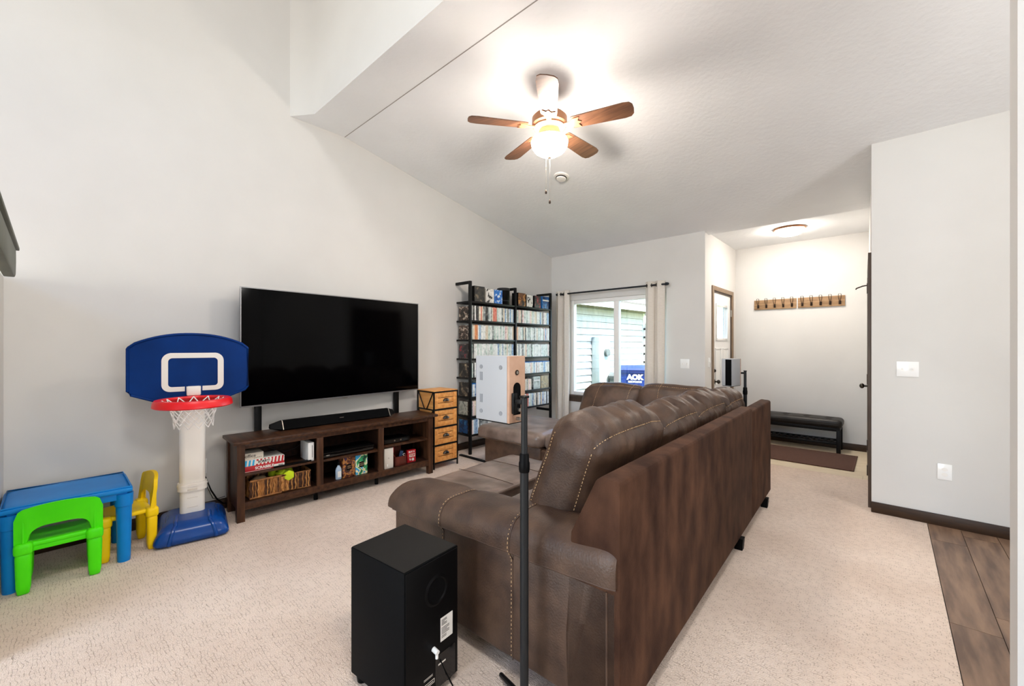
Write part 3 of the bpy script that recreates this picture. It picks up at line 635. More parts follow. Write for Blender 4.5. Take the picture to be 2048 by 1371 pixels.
for y, x in ((1.23, -4.165), (2.65, -4.185)): bx('post', 'black_metal', x-.03, x+.012, y-.027, y+.027, 0, 1.6, fm, .006)
bx('cross_bar', 'black_metal', -4.2, -4.165, 1.25, 2.63, 1.3, 1.36, fm, .004)

# ------------------------------------------------------------------ media console and what stands in it (local x along the front, y towards the wall)
CL, CA = (-3.785, .97, 0), R(87.3)
co = thing('media_console', 'long dark walnut media console with six open cubbies under the television', 'console', CL, CA)
bx('top', 'walnut', -.025, 1.885, -.02, .385, .615, .64, co, .003)
for x in (0, 1.775):
    for y in (0, .315):
        B().soft(lambda p, x=x, y=y: Vector((x+.0275+p.x*.0275, y+.024+p.y*.024, .3075+p.z*.3075)), 0).build('leg', 'walnut_v', co)
for z0, z1 in ((.575, .615), (.09, .15)): bx('front_rail', 'walnut', .055, 1.775, .004, .03, z0, z1, co, .002)
for x in (.012, 1.80): bx('side_panel', 'walnut_v', x, x+.016, .048, .315, .09, .615, co)
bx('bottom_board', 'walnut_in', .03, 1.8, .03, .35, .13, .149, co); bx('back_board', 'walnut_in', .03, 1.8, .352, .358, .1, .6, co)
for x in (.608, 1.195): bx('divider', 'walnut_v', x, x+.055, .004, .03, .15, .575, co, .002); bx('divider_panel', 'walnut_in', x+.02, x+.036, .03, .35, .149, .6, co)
for x0, x1, z in ((.03, .628, .372), (.645, 1.215, .364), (1.232, 1.8, .385)): bx('shelf', 'walnut', x0, x1, .02, .35, z-.018, z, co, .002)
for x in (.63, 1.22): B().cyl((x, .1, 0), (x, .1, .13), .018).build('middle_foot', 'black', co)
from math import cos, sin
def cw(x, y, z): return (CL[0]+x*cos(CA)-y*sin(CA), CL[1]+x*sin(CA)+y*cos(CA), z)
def ct(name, label, cat, x, y, z, rz=0, group=None): return thing(name, label, cat, cw(x, y, z), CA+rz, group)
def front(x, z, y=-.0012): return facing((x, y, z), (1, 0, 0))
t = ct('board_game_box', 'red board game box at the bottom of the stack in the console', 'game box', .055, .05, .372)
bx('box', 'red_box', 0, .30, 0, .22, 0, .048, t, .002); text('SCRABBLE', .03, front(.15, .024), 'paper', t, bold=.001); bx('white_corner', 'paper', .22, .301, -.0008, 0, .0, .03, t); lines_ = B()
for i in range(9): lines_.box(.255+.004*i, .257+.004*i, -.0016, -.0008, .004, .024)
lines_.build('barcode', 'ink', t); bx('white_stripe', 'paper', .0, .2, -.0008, 0, .003, .0055, t)
t = ct('board_game_box', 'striped red, white and blue board game box in the middle of the stack', 'game box', .055, .05, .42)
bx('box', 'paper', 0, .30, 0, .22, 0, .048, t, .002)
for i in range(11):
    x = .006+.027*i; B().prism([(x, 0.001), (x+.014, 0.001), (x+.02, .047), (x+.006, .047)], 'y', -.0008, 0).build('stripe', 'cyan_print' if i < 3 else 'red_box', t)
B().prism([(.085, .01), (.2, .014), (.205, .04), (.09, .034)], 'y', -.0014, -.0008).build('title_panel', 'paper', t); text('SORRY!', .026, front(.146, .0245, -.002), 'ink', t, bold=.001)
t = ct('board_game_box', 'pale grey board game box on top of the stack in the console', 'game box', .055, .06, .468)
bx('box', 'grey_box', 0, .145, 0, .21, 0, .055, t, .002); text('office', .036, front(.05, .032), 'ink', t); b = B()
for i in range(5): b.box(.075+.012*i, .083+.012*i, -.0006, 0, .010+.001*i, .014+.001*i)
b.build('print_line', 'ink', t)
t = ct('game_console', 'white upright slab game console on the upper left shelf', 'game console', .545, .04, .372)
bx('body', 'white_gloss', 0, .05, 0, .2, 0, .165, t, .004); bx('disc_slot', 'ink', .032, .036, -.001, .001, .03, .14, t)
tag(B().tube([cw(.3, .3, .50), cw(.36, .28, .46), cw(.43, .26, .445), cw(.5, .25, .46), cw(.56, .24, .5)], .0025, 6).build('cable', 'pole_grey'), 'grey cable drooping behind the white game console', 'cable')
tag(bx('flat_black_tray', 'black', 0, .3, 0, .04, 0, .012, None, .003), 'thin black sensor bar lying on the upper left console shelf', 'sensor bar'); o = bpy.data.objects['flat_black_tray']; o.name = 'sensor_bar'; o.location = cw(.27, .03, .3725); o.rotation_euler = (0, 0, CA)
# wicker basket of twisted uprights
t = ct('wicker_basket', 'brown woven wicker basket on the lower left console shelf', 'basket', .095, .045, .149)
BW, BD, BHt = .475, .24, .15; b = B(); random.seed(5)
def coil(x, y, z0, z1, ph, nx, ny):
    b.mi = random.choice((0, 0, 1, 1, 2)); b.tube([(x+.0035*math.sin(ph+i*1.3)*(1 if ny else .4), y+.0035*math.sin(ph+i*1.3+1)*(1 if nx else .4), z0+(z1-z0)*i/9) for i in range(10)], .0064, 6)
x = .006
while x < BW-.004:
    for y in (.006, BD-.006): coil(x, y, .008, BHt-.008, random.random()*6, 0, 1)
    x += .0098
y = .014
while y < BD-.012:
    for x in (.006, BW-.006): coil(x, y, .008, BHt-.008, random.random()*6, 1, 0)
    y += .0098
o = b.build('woven_side', ['wicker', 'wicker_dark', 'wicker_light'], t); o['kind'] = 'stuff'
for z in (.006, BHt-.006): B().tube([(.006, .006, z), (BW/2, .004, z), (BW-.006, .006, z), (BW-.004, BD/2, z), (BW-.006, BD-.006, z), (BW/2, BD-.004, z), (.006, BD-.006, z), (.004, BD/2, z)], .009, 7, closed=True).build('braided_rim', 'wicker', t)
bx('basket_floor', 'wicker', .008, BW-.008, .008, BD-.008, 0, .008, t)
for i, (x, y, rz, lb) in enumerate(((.245, .12, 20, 'lime hexagonal dumbbell in the basket, the left one'), (.31, .075, -12, 'lime hexagonal dumbbell in the basket, the right one'))):
    q = ct('dumbbell', lb, 'dumbbell', .095+x, .045+y, .285, R(rz)); hexp = lambda r: [(r*cos(PI/6+k*PI/3), r*sin(PI/6+k*PI/3)) for k in range(6)]
    for s in (-.055, .055): B().prism(hexp(.045), 'y', s-.028, s+.028, .006).build('dumbbell_head', 'tennis', q)
    B().cyl((0, -.06, 0), (0, .06, 0), .014).build('grip', 'tennis', q)
q = ct('storage_pouch', 'beige cloth pouch at the left of the basket', 'pouch', .19, .16, .158); B().soft(lambda p: Vector((0, 0, .06))+rbox((.06, .05, .07), .03, (.01, .01, .01), .006, 20)(p), 6).build('pouch_body', 'beige', q); B().cyl((0, 0, .125), (0, 0, .138), .025).build('tied_top', 'beige', q)
t = ct('disc_player', 'wide black disc player on the upper middle console shelf', 'media player', .675, .04, .364)
bx('chassis', 'black', 0, .49, .004, .24, .01, .055, t, .004); bx('front_panel', 'black_gloss', .002, .488, 0, .004, .014, .05, t, .001); bx('trim_strip', 'pewter', .0, .49, -.001, .001, .049, .052, t); text('HDMI', .012, front(.04, .03), 'offwhite', t)
for x in (.04, .45): B().cyl((x, .05, 0), (x, .05, .01), .015).build('foot', 'black', t)
t = ct('set_top_box', 'small black receiver with bright dots on the upper right console shelf', 'receiver', 1.28, .06, .385)
bx('chassis', 'black', 0, .30, .003, .2, .005, .05, t, .006); bx('front_panel', 'black_gloss', .004, .296, 0, .003, .01, .046, t)
for x in (.12, .19): B().cyl((x, -.003, .03), (x, 0, .03), .008).build('knob', 'nickel', t)
bx('display', 'pole_grey', .2, .27, -.001, 0, .02, .038, t)
t = ct('glass_bottle', 'small pale blue bottle with a dark stopper beside the patterned boxes', 'bottle', .825, .07, .149)
B().lathe([(0, 0), (.026, 0), (.028, .006), (.028, .085), (.022, .105), (.011, .12), (.010, .13), (0, .13)], sy=.7).build('bottle_body', 'glass_blue', t); B().cyl((0, 0, .13), (0, 0, .16), .012, .010).build('stopper', 'black', t)
bx('bottle_label', 'paper', -.016, .016, -.0212, -.0195, .02, .075, t)
for x, m, lb in ((.858, 'cov_art1', 'dark boxed set with gold floral pattern in the lower middle cubby'), (.982, 'cov_art2', 'green and cream botanical boxed set in the lower middle cubby')):
    t = ct('patterned_box', lb, 'box', x, .05, .149); bx('box', m, 0, .118, 0, .1, 0, .19, t, .002); bx('label_panel', 'black', .035, .083, -.001, 0, .07, .125, t, .0004)
    b = B()
    for i in range(3): b.box(.042, .076, -.0016, -.001, .085+.011*i, .088+.011*i)
    b.build('print_line', 'beige', t)
t = ct('white_modem', 'white upright box with a small mark at the left of the lower right cubby', 'modem', 1.272, .035, .149)
bx('housing', 'offwhite', 0, .1, 0, .05, 0, .205, t, .003); bx('cap', 'red_box', .1, .106, .004, .048, .15, .205, t); bx('logo_mark', 'white_gloss', .03, .04, -.0008, 0, .02, .045, t); bx('button', 'pewter', .046, .05, -.001, 0, .1, .11, t)
t = ct('remote_caddy', 'mahogany remote control caddy in the lower right cubby', 'caddy', 1.385, .04, .149)
bx('back_board', 'mahogany', 0, .13, .09, .10, 0, .2, t, .002); bx('bottom_board', 'mahogany', .01, .14, .0, .09, 0, .008, t); bx('pocket_front', 'mahogany', .01, .14, 0, .008, 0, .095, t, .002)
for x in (.01, .132): B().prism([(0, 0), (.09, 0), (.09, .14), (0, .095)], 'x', x, x+.008).build('pocket_side', 'mahogany', t)
q = ct('remote_control', 'black remote with blue keys leaning in the mahogany caddy', 'remote', 1.45, .085, .165)
T = Matrix.Rotation(R(14), 4, 'Y') @ Matrix.Rotation(R(8), 4, 'X'); B().box(-.022, .022, -.009, .009, 0, .15, .005, mtx=T).build('remote_body', 'black', q); b = B()
for i in range(5):
    for j in (-1, 0, 1): b.box(j*.012-.004, j*.012+.004, -.0105, -.009, .08+i*.012, .087+i*.012, mtx=T)
b.build('keypad', 'blue_keys', q)
q = ct('remote_control', 'slim black remote with a white ring in the mahogany caddy', 'remote', 1.497, .085, .165); T = Matrix.Rotation(R(10), 4, 'Y') @ Matrix.Rotation(R(7), 4, 'X'); B().box(-.018, .018, -.007, .007, 0, .115, .004, mtx=T).build('remote_body', 'black', q)
b = B().tube([(T @ Vector((.011*cos(a*PI/8), -.008, .09+.011*sin(a*PI/8)))) for a in range(16)], .0022, 5, closed=True); b.build('ring_pad', 'white_gloss', q)
t = ct('playing_card_box', 'red and cream lettered box behind the remote caddy', 'box', 1.56, .075, .149); bx('box', 'red_box', 0, .1, 0, .04, 0, .13, t, .001); bx('cream_panel', 'grey_box', .02, .092, -.0008, 0, .055, .09, t)
text('BUY A', .026, front(.05, .11), 'paper', t, bold=.0008); text('TOP', .03, front(.056, .0725, -.0018), 'red_box', t, bold=.001); text('% @', .03, front(.05, .03), 'paper', t, bold=.001)
# sound bar: hexagonal section, chamfered ends
t = ct('sound_bar', 'long black sound bar with angled silver-edged ends on the console', 'sound bar', .30, .21, .64)
hexs = [(.0, .012), (.025, .0), (.095, .0), (.12, .012), (.085, .085), (.045, .085), ]
def bar(x0, x1, k0, k1, name, m):
    b = B(); A = [b.bm.verts.new((x0, .06+(y-.06)*k0, .04+(z-.04)*k0)) for y, z in hexs]; Z = [b.bm.verts.new((x1, .06+(y-.06)*k1, .04+(z-.04)*k1)) for y, z in hexs]; b.bridge(A, Z); b.cap(A); b.cap(Z); return b.build(name, m, t, sharp=20)
bar(.1, 1.13, 1, 1, 'grille_body', 'cloth_black'); bar(.094, .1, 1.02, 1.02, 'silver_edge', 'nickel'); bar(1.13, 1.136, 1.02, 1.02, 'silver_edge', 'nickel'); bar(0, .094, .45, .98, 'end_cap', 'black'); bar(1.136, 1.19, .98, .6, 'end_cap', 'black'); bx('logo_mark', 'nickel', .60, .64, .012, .014, .052, .058, t)

# ------------------------------------------------------------------ slatted pine drawer cabinet (local x along the front, y to the wall)
dc = thing('drawer_cabinet', 'narrow orange pine cabinet with four slatted drawers in a black metal frame', 'cabinet', (-3.776, 2.869, 0), R(89))
DW, DD, DH = .35, .33, .875; r = .007
for x in (r, DW-r):
    for y in (r, DD-r): bx('frame_post', 'black_metal', x-r, x+r, y-r, y+r, 0, DH, dc)
lev = [.065, .263, .466, .668, .868]
for z in lev:
    for y in (r, DD-r): bx('frame_rail', 'black_metal', 2*r, DW-2*r, y-r, y+r, z-r, z+r, dc)
    for x in (r, DW-r): bx('frame_rail', 'black_metal', x-r, x+r, 2*r, DD-2*r, z-r, z+r, dc)
bx('top_board', 'pine', .006, DW-.006, .006, DD-.006, DH-.004, DH+.008, dc, .002)
for x in (.016, DW-.024): bx('side_board', 'pine', x, x+.008, .016, DD-.016, .072, DH-.014, dc)
for z0, z1 in zip(lev[2:], lev[3:]):
    b = B().tube([(.004, .02, z1), (.004, DD/2-.02, z0)], .006, 6).tube([(.004, DD-.02, z1), (.004, DD/2+.02, z0)], .006, 6); b.build('v_brace', 'black_metal', dc)
for z0, z1 in zip(lev, lev[1:]):
    dr = bx('drawer', 'pine', .018, DW-.018, .02, DD-.03, z0+.012, z1-.012, dc)
    a, c = z0+.01, z1-.01; x0, x1 = .016, DW-.016; hgt = c-a
    for xx0, xx1 in ((x0, x0+.048), (x1-.048, x1)): bx('stile', 'pine', xx0, xx1, .004, .02, a, c, dr, .0015)
    bx('shadow_gap', 'joint', x0+.048, x1-.048, .0175, .0195, a, c, dr); g0 = .006
    hs = [(a, a+hgt*.34-g0/2), (a+hgt*.34+g0/2, a+hgt*.68-g0/2), (a+hgt*.68+g0/2, c)]
    for s0, s1 in hs: bx('slat', 'pine', x0+.048, x1-.048, .008, .0185, s0, s1, dr, .001)
    zc = (hs[1][0]+hs[1][1])/2; b = B()
    b.grid(lambda i, j, zc=zc: Vector((DW/2+.042*cos(PI*i)*(1-.0*j), .008-.026*sin(j*PI/2)*(.25+.75*abs(sin(PI*i))), zc-.012+.036*sin(PI*i)*cos(j*PI/2*.98))), 17, 8); b.build('cup_pull', 'pewter', dr)

# ------------------------------------------------------------------ wall shelf full of films
SX0, SX1 = -4.225, -3.955; SYs = (3.592, 4.46, 5.30); SZ = [.25, .488, .735, .983, 1.228, 1.475, 1.723, 1.970]
ms = thing('media_shelf', 'tall black two-bay metal shelf crammed with disc cases by the corner', 'shelf', (0, 0, 0))
for k, y in enumerate(SYs):
    bx('upright', 'black_metal', SX1-.03, SX1, y-.018, y+.018, .0 if k != 1 else .2, 2.225, ms, .002); bx('top_arm', 'black_metal', XL, SX1-.03, y-.018, y+.018, 2.19, 2.225, ms, .002)
bx('lower_arm', 'black_metal', XL, SX1-.03, SYs[2]-.018, SYs[2]+.018, .36, .395, ms, .002)
for bay in (0, 1):
    for i, z in enumerate(SZ):
        if bay == 1 and i == 0: continue
        ya, yb = SYs[bay]+.018, SYs[bay+1]-.018
        bx('shelf_board', 'black_wood', SX0, SX1-.004, ya-(.03 if bay == 0 else .0), yb, z-.024, z, ms, .002)
bx('foot_bar', 'black_metal', -4.03, -3.57, 3.455, 3.495, 0, .018, ms, .002)
dm = {}
def case_mesh(w, d, h, m, top=None):
    k = (round(w, 3), round(d, 3), round(h, 3), m, top)
    if k not in dm:
        b = B(); b.box(-d, 0, 0, w, 0, h-(.012 if top else 0), .0012, 1)
        if top: b.mi = 1; b.box(-d, 0, 0, w, h-.012, h, .0012, 1)
        me = b.mesh('disc_case'); me.materials.append(M(m))
        if top: me.materials.append(M(top))
        dm[k] = me
    return dm[k]
CN = {'sp_white': 'white', 'sp_mint': 'pale green', 'sp_grey': 'grey', 'sp_dark': 'dark', 'sp_red': 'salmon red', 'sp_cream': 'cream', 'sp_orange': 'orange', 'sp_blue': 'blue', 'sp_pink': 'pale pink'}
RN = {6: 'first', 5: 'second', 4: 'third', 3: 'fourth', 2: 'fifth', 1: 'sixth', 0: 'lowest'}
mat('bd_blue', '#2a78c4', rough=.3)
random.seed(21)
def nth(k): return f"{k}{'th' if 10 < k % 100 < 14 else {1: 'st', 2: 'nd', 3: 'rd'}.get(k % 10, 'th')}"
PAL = ['sp_white']*9+['sp_mint']*5+['sp_grey']*3+['sp_dark']*2+['sp_cream']*4+['sp_pink']*2+['sp_blue']*2
def row(bay, i, y, y1, seq=None, h=(.185, .192), th=(.023, .032), top=None, d=.135, pal=None):
    k = 0
    while True:
        w = random.choice((.023, .026, .029, .032)) if th[0] == .023 else th[0]
        if y+w > y1: break
        m = seq[k] if seq and k < len(seq) else random.choice(pal or PAL); hh = random.choice((h[0], h[1]))
        o = link('disc_case', case_mesh(w-.001, d, hh, m, top)); o.location = (SX1-.012-random.choice((0, .003, .006)), y, SZ[i])
        lb = f"{nth(k+1)} case from left, {RN[i]} row of {'right' if bay else 'left'} bay, {CN[m]} spine{', blue top' if top else ''}"
        tag(o, lb, 'disc case', f"disc cases in the {RN[i]} row of the {'right' if bay else 'left'} bay"); y += w; k += 1
Y = lambda bay: (SYs[bay]+.022, SYs[bay+1]-.022)
A, C = Y(0); D, E = Y(1)
row(0, 6, A, C, ['sp_white', 'sp_dark', 'sp_white', 'sp_dark', 'sp_dark', 'sp_cream', 'sp_red', 'sp_cream', 'sp_grey', 'sp_dark', 'sp_dark', 'sp_grey', 'sp_white', 'sp_grey', 'sp_cream', 'sp_red', 'sp_red', 'sp_red', 'sp_mint', 'sp_white', 'sp_white', 'sp_grey', 'sp_cream'])
row(1, 6, D, E, pal=PAL+['sp_blue', 'sp_pink', 'sp_grey']); row(0, 5, A, C, ['sp_mint', 'sp_cream', 'sp_orange', 'sp_orange', 'sp_white', 'sp_blue']); row(1, 5, D, E-.0, ['sp_orange', 'sp_cream', 'sp_white'])
row(0, 4, A, C, ['sp_mint', 'sp_dark', 'sp_white'], pal=['sp_white']*8+['sp_mint']*4+['sp_blue', 'sp_cream']); row(1, 4, D, E, pal=['sp_white']*6+['sp_mint']*4+['sp_grey', 'sp_cream', 'sp_pink'])
row(0, 3, A, A+.15, ['sp_mint', 'sp_dark', 'sp_white', 'sp_grey', 'sp_white']); row(0, 2, A, A+.15, ['sp_blue', 'sp_white', 'sp_blue', 'sp_white'], h=(.17, .172), top='bd_blue'); row(0, 1, A, A+.15, ['sp_grey', 'sp_pink', 'sp_cream', 'sp_dark', 'sp_cream']); row(0, 0, A, A+.15, ['sp_pink', 'sp_white', 'sp_blue', 'sp_blue', 'sp_white'])
row(1, 3, D, E, h=(.17, .172), top='bd_blue', pal=['sp_white']*5+['sp_pink', 'sp_blue', 'sp_cream'])
for i, lb in ((3, 'fourth'), (2, 'fifth'), (1, 'sixth'), (0, 'lowest')):
    y = A+.16; k = 0
    while y+.07 < C:
        m = random.choice(['sp_mint', 'sp_grey', 'sp_white']); o = link('disc_box_set', case_mesh(.068, .135, .188, m)); o.location = (SX1-.014, y, SZ[i]); k += 1; tag(o, f'{nth(k)} {CN[m]} box set from the left in the {lb} row of the left bay', 'box set', f'box sets behind the speaker in the {lb} row'); y += .0705
row(1, 2, D, D+.36, pal=['sp_cream', 'sp_grey', 'sp_white', 'sp_pink', 'sp_cream'], h=(.16, .165))
row(1, 1, D, E, ['sp_white']*8+['sp_red', 'sp_red', 'sp_mint', 'sp_white', 'sp_mint', 'sp_blue', 'sp_grey', 'sp_white', 'sp_cream', 'sp_dark', 'sp_cream', 'sp_white', 'sp_grey'], h=(.188, .192))
def boxset(name, label, cat, y0, y1, z, h, m, d=.12, side='cov_side', strip=None):
    t = thing(name, label, cat, (SX1-.02, y0, z)); w = y1-y0; bx('slipcase', side, -d, -.002, 0, w, 0, h, t, .002); bx('cover', m, -.002, 0, .004, w-.004, .004, h-.004, t)
    if strip: bx('title_band', strip, 0, .001, .01, w-.01, h*.62, h*.74, t)
    return t
zt = SZ[-1]
boxset('box_set', 'dark portrait-covered box set at the left end of the top shelf', 'box set', 3.67, 3.86, zt, .205, 'cov_dark', side='black')
boxset('box_set', 'white-covered box set with two figures on the top shelf', 'box set', 3.885, 4.035, zt, .19, 'cov_white', side='offwhite')
boxset('box_set', 'bright blue box set beside the black canister on the top shelf', 'box set', 4.045, 4.2, zt, .19, 'cov_blue', side='bd_blue')
t = thing('film_canister', 'round black canister on the top shelf beside the middle upright', 'canister', (SX1-.095, 4.30, zt)); B().lathe([(0, 0), (.085, 0), (.088, .005), (.088, .2), (0, .2)]).build('can', 'black', t); B().lathe([(0, .236), (.088, .236), (.092, .23), (.092, .2), (0, .2)]).build('lid', 'pole_grey', t); B().lathe([(.0885, .05), (.0895, .052), (.0895, .058), (.0885, .06)]).build('band', 'pole_grey', t)
boxset('box_set', 'amber and brown box set just right of the middle upright', 'box set', 4.53, 4.70, zt, .195, 'cov_amber', side='black')
boxset('box_set', 'white box set with dark figures in the right bay of the top shelf', 'box set', 4.72, 4.87, zt, .185, 'cov_white', side='black', strip=None)
boxset('box_set', 'black and red box set in the right bay of the top shelf', 'box set', 4.905, 5.06, zt, .185, 'cov_red', side='black')
boxset('box_set', 'navy blue box set at the right end of the top shelf', 'box set', 5.1, 5.275, zt, .19, 'cov_navy', side='bd_blue', strip='paper')
boxset('box_set', 'silver tin box set in the fifth row of the right bay', 'box set', D+.40, D+.57, SZ[2], .19, 'cov_silver', side='sp_grey', strip='paper')
boxset('box_set', 'tan box set with a round emblem in the fifth row of the right bay', 'box set', D+.59, D+.78, SZ[2], .195, 'cov_tan', side='cov_tan')
random.seed(4)
for i in range(7):   # cases hung face-out on the end of the left bay
    t = thing('display_case', f'face-out film case on the shelf end beside the {RN[i]} row', 'disc case', (0, 0, SZ[i])); bx('case', 'cov_side', -4.2, -4.02, 3.60, 3.612, .002, .185, t, .001); bx('cover_print', ['cov_navy', 'cov_silver', 'cov_dark', 'cov_dark', 'cov_red', 'cov_side', 'cov_side'][i], -4.195, -4.025, 3.5985, 3.60, .006, .18, t)

# ------------------------------------------------------------------ toy basketball hoop
HA = R(79.8); hp = thing('toy_basketball_hoop', 'toddler basketball hoop with blue backboard, red rim and white pole', 'basketball hoop', (-3.82, .675, 0), HA)
# base: rounded, domed box; local x along the board, -y to the room
def hb(p):
    c = (p.z+1)/2; k = 1-.27*c**1.6; q = rbox((.225, .265, .07), .05, (0, 0, .01))(p)
    return Vector((.02+q.x*k*1.0, .085+q.y*k-.02*c*(p.y < 0), .07+q.z))
hbase = B().soft(hb, 14).build('base', 'hoop_base', hp, sharp=70)
for s in (-.13, .14): B().tube([hb(Vector(((s-.0)/.225, -1, -1+2*i/10)))+Vector((0, -.002, 0)) for i in range(1, 11)]+[hb(Vector((s/.225, -1+i/10*.9, 1)))+Vector((0, 0, .0)) for i in range(10)], .012, 8).build('base_rib', 'hoop_base', hbase)
def stad(w, d, n=8): return [(w-d+d*cos(a), d*sin(a)) for a in [-PI/2+PI*i/n for i in range(n+1)]]+[(-(w-d)+d*cos(a), d*sin(a)) for a in [PI/2+PI*i/n for i in range(n+1)]]
def col(name, w, d, z0, z1, par, m='white_plastic', bev=0): return B().prism([(x+.02, y+.085) for x, y in stad(w, d)], 'z', z0, z1).build(name, m, par)
po = col('lower_pole', .076, .036, .13, .34, hp); col('foot_collar', .083, .043, .128, .142, hp); col('upper_pole', .079, .039, .34, 1.32, hp)
cl = col('height_collar', .09, .05, .312, .372, hp); col('collar_lip', .094, .054, .345, .356, cl)
for z in (.325, .35): bx('collar_window', 'offwhite', -.01, .05, .033, .036, z-.008, z+.008, cl, .002)
for z in (.19, .26): bx('height_mark', 'offwhite', -.012, .052, .0475, .0495, z-.002, z+.002, po)
# board outline with curved top and tapered bottom
def board_outline(k=1, n=10):
    L, Rr, tz, ap, bz, bb = -.335, .366, 1.395, 1.482, 1.05, 1.0; cx = (L+Rr)/2; P = []
    hw = (Rr-L)/2
    P += [(cx-hw, bz+.03), (cx-hw, tz-.02)]
    for i in range(n*2+1):
        s = -1+2*i/(n*2); x = cx+hw*.985*s; z = ap-(ap-tz)*abs(s)**2.2-.012*(abs(s) > .98)
        P.append((x, z))
    P += [(cx+hw, tz-.02), (cx+hw, bz+.03), (cx+hw*.95, bz+.004), (cx+.2, bb), (cx-.2, bb), (cx-hw*.95, bz+.004)]
    return P
out = board_outline(); bd = B().prism(out, 'y', 0, .035).build('backboard', 'hoop_blue', hp)
B().tube([(x, 0.0, z) for x, z in out], .009, 8, closed=True).build('board_edge', 'hoop_blue', bd)
# white target rectangle
def rr(cx, cz, hw, hh, r, bow, n=6):
    P = []
    for sx, sz, a0 in ((1, 1, 0), (-1, 1, PI/2), (-1, -1, PI), (1, -1, 3*PI/2)):
        for i in range(n+1):
            a = a0+PI/2*i/n; x = cx+sx*(hw-r)+r*cos(a); z = cz+sz*(hh-r)+r*sin(a); P.append((x, z+bow*(1-((x-cx)/hw)**2)*(1 if z > cz else 0)))
    return P
def band(b, o_, i_, y, th):
    A = [b.bm.verts.new((x, y, z)) for x, z in o_]; C_ = [b.bm.verts.new((x, y, z)) for x, z in i_]; A2 = [b.bm.verts.new((x, y+th, z)) for x, z in o_]; C2 = [b.bm.verts.new((x, y+th, z)) for x, z in i_]
    b.bridge(A, C_); b.bridge(A, A2); b.bridge(C_, C2)
b = B(); band(b, rr(.027, 1.2, .183, .137, .05, .014), rr(.027, 1.2, .146, .103, .022, .012), -.003, .003); b.build('target_frame', 'white_plastic', bd)
bx('hoop_bracket', 'white_plastic', -.015, .07, -.04, 0, 1.03, 1.10, hp, .01); bx('bracket_gap', 'hoop_blue', -.024, -.016, -.005, 0, 1.06, 1.1, bd); bx('bracket_gap', 'hoop_blue', .071, .079, -.005, 0, 1.06, 1.1, bd)
RC, RR_ = (.027, -.245), .222
B().lathe([(RR_-.05, 1.02), (RR_-.045, 1.03), (RR_-.01, 1.03), (RR_, 1.015), (RR_+.004, .985), (RR_-.006, .978), (RR_-.012, 1.0), (RR_-.045, 1.012), (RR_-.05, 1.02)], (RC[0], RC[1], 0), 48).build('rim', 'hoop_red', hp)
b = B(); n_ = 12
def npt(i, k): a = 2*PI*(i+.5*(k % 2))/n_; r_ = (.17, .135, .125, .115, .112, .11)[k]; return Vector((RC[0]+r_*cos(a), RC[1]+r_*sin(a), 1.015-.036*k-(.0 if k else -.012)))
for i in range(n_):
    for k in range(5):
        b.tube([npt(i, k), npt(i+(0 if k % 2 == 0 else 1), k+1)], .0035, 5); b.tube([npt(i, k), npt(i+(-1 if k % 2 == 0 else 0), k+1)], .0035, 5)
b.build('net', 'net', hp)
tag(B().tube([(-4.21, .83, .36), (-4.17, .85, .30), (-4.15, .88, .2), (-4.16, .92, .12), (-4.18, .97, .06), (-4.19, 1.05, .04)], .006, 7).build('power_cord', 'black'), 'thick black power cord running from outlet to media console', 'cord')
tag(B().tube([(-4.215, .82, .34), (-4.18, .87, .2), (-4.19, .9, .12), (-4.2, .94, .105), (-4.205, .99, .11)], .0025, 6).build('power_cord', 'pole_grey'), 'thin grey wire beside the thick cord behind the hoop', 'cord')

# ------------------------------------------------------------------ toy table and two chairs
tt = thing('play_table', 'bright blue plastic play table against the left wall', 'table', (-3.885, .076, 0))
f = rbox((.238, .28, .02), .018, (0, 0, 0)); B().soft(lambda p: Vector((0, 0, .462))+f(p), 8).build('tabletop', 'kid_blue', tt, sharp=70)
b = B().tube([(sx*.225, sy*.267, .4815) for sx, sy in ((-1, -1), (1, -1), (1, 1), (-1, 1))], .005, 6, closed=True); b.build('raised_lip', 'kid_blue', tt)
for s in (-1, 1): bx('apron', 'kid_blue', s*.215-.008, s*.215+.008, -.25, .25, .405, .45, tt, .004); bx('apron', 'kid_blue', -.2, .2, s*.256-.008, s*.256+.008, .405, .45, tt, .004)
for sx in (-1, 1):
    for sy in (-1, 1):
        B().lathe([(0, 0), (.031, 0), (.033, .006), (.04, .36), (.045, .362), (.045, .37), (.047, .44), (0, .44)], (sx*.195, sy*.236, 0), 20).build('leg', 'kid_blue', tt)
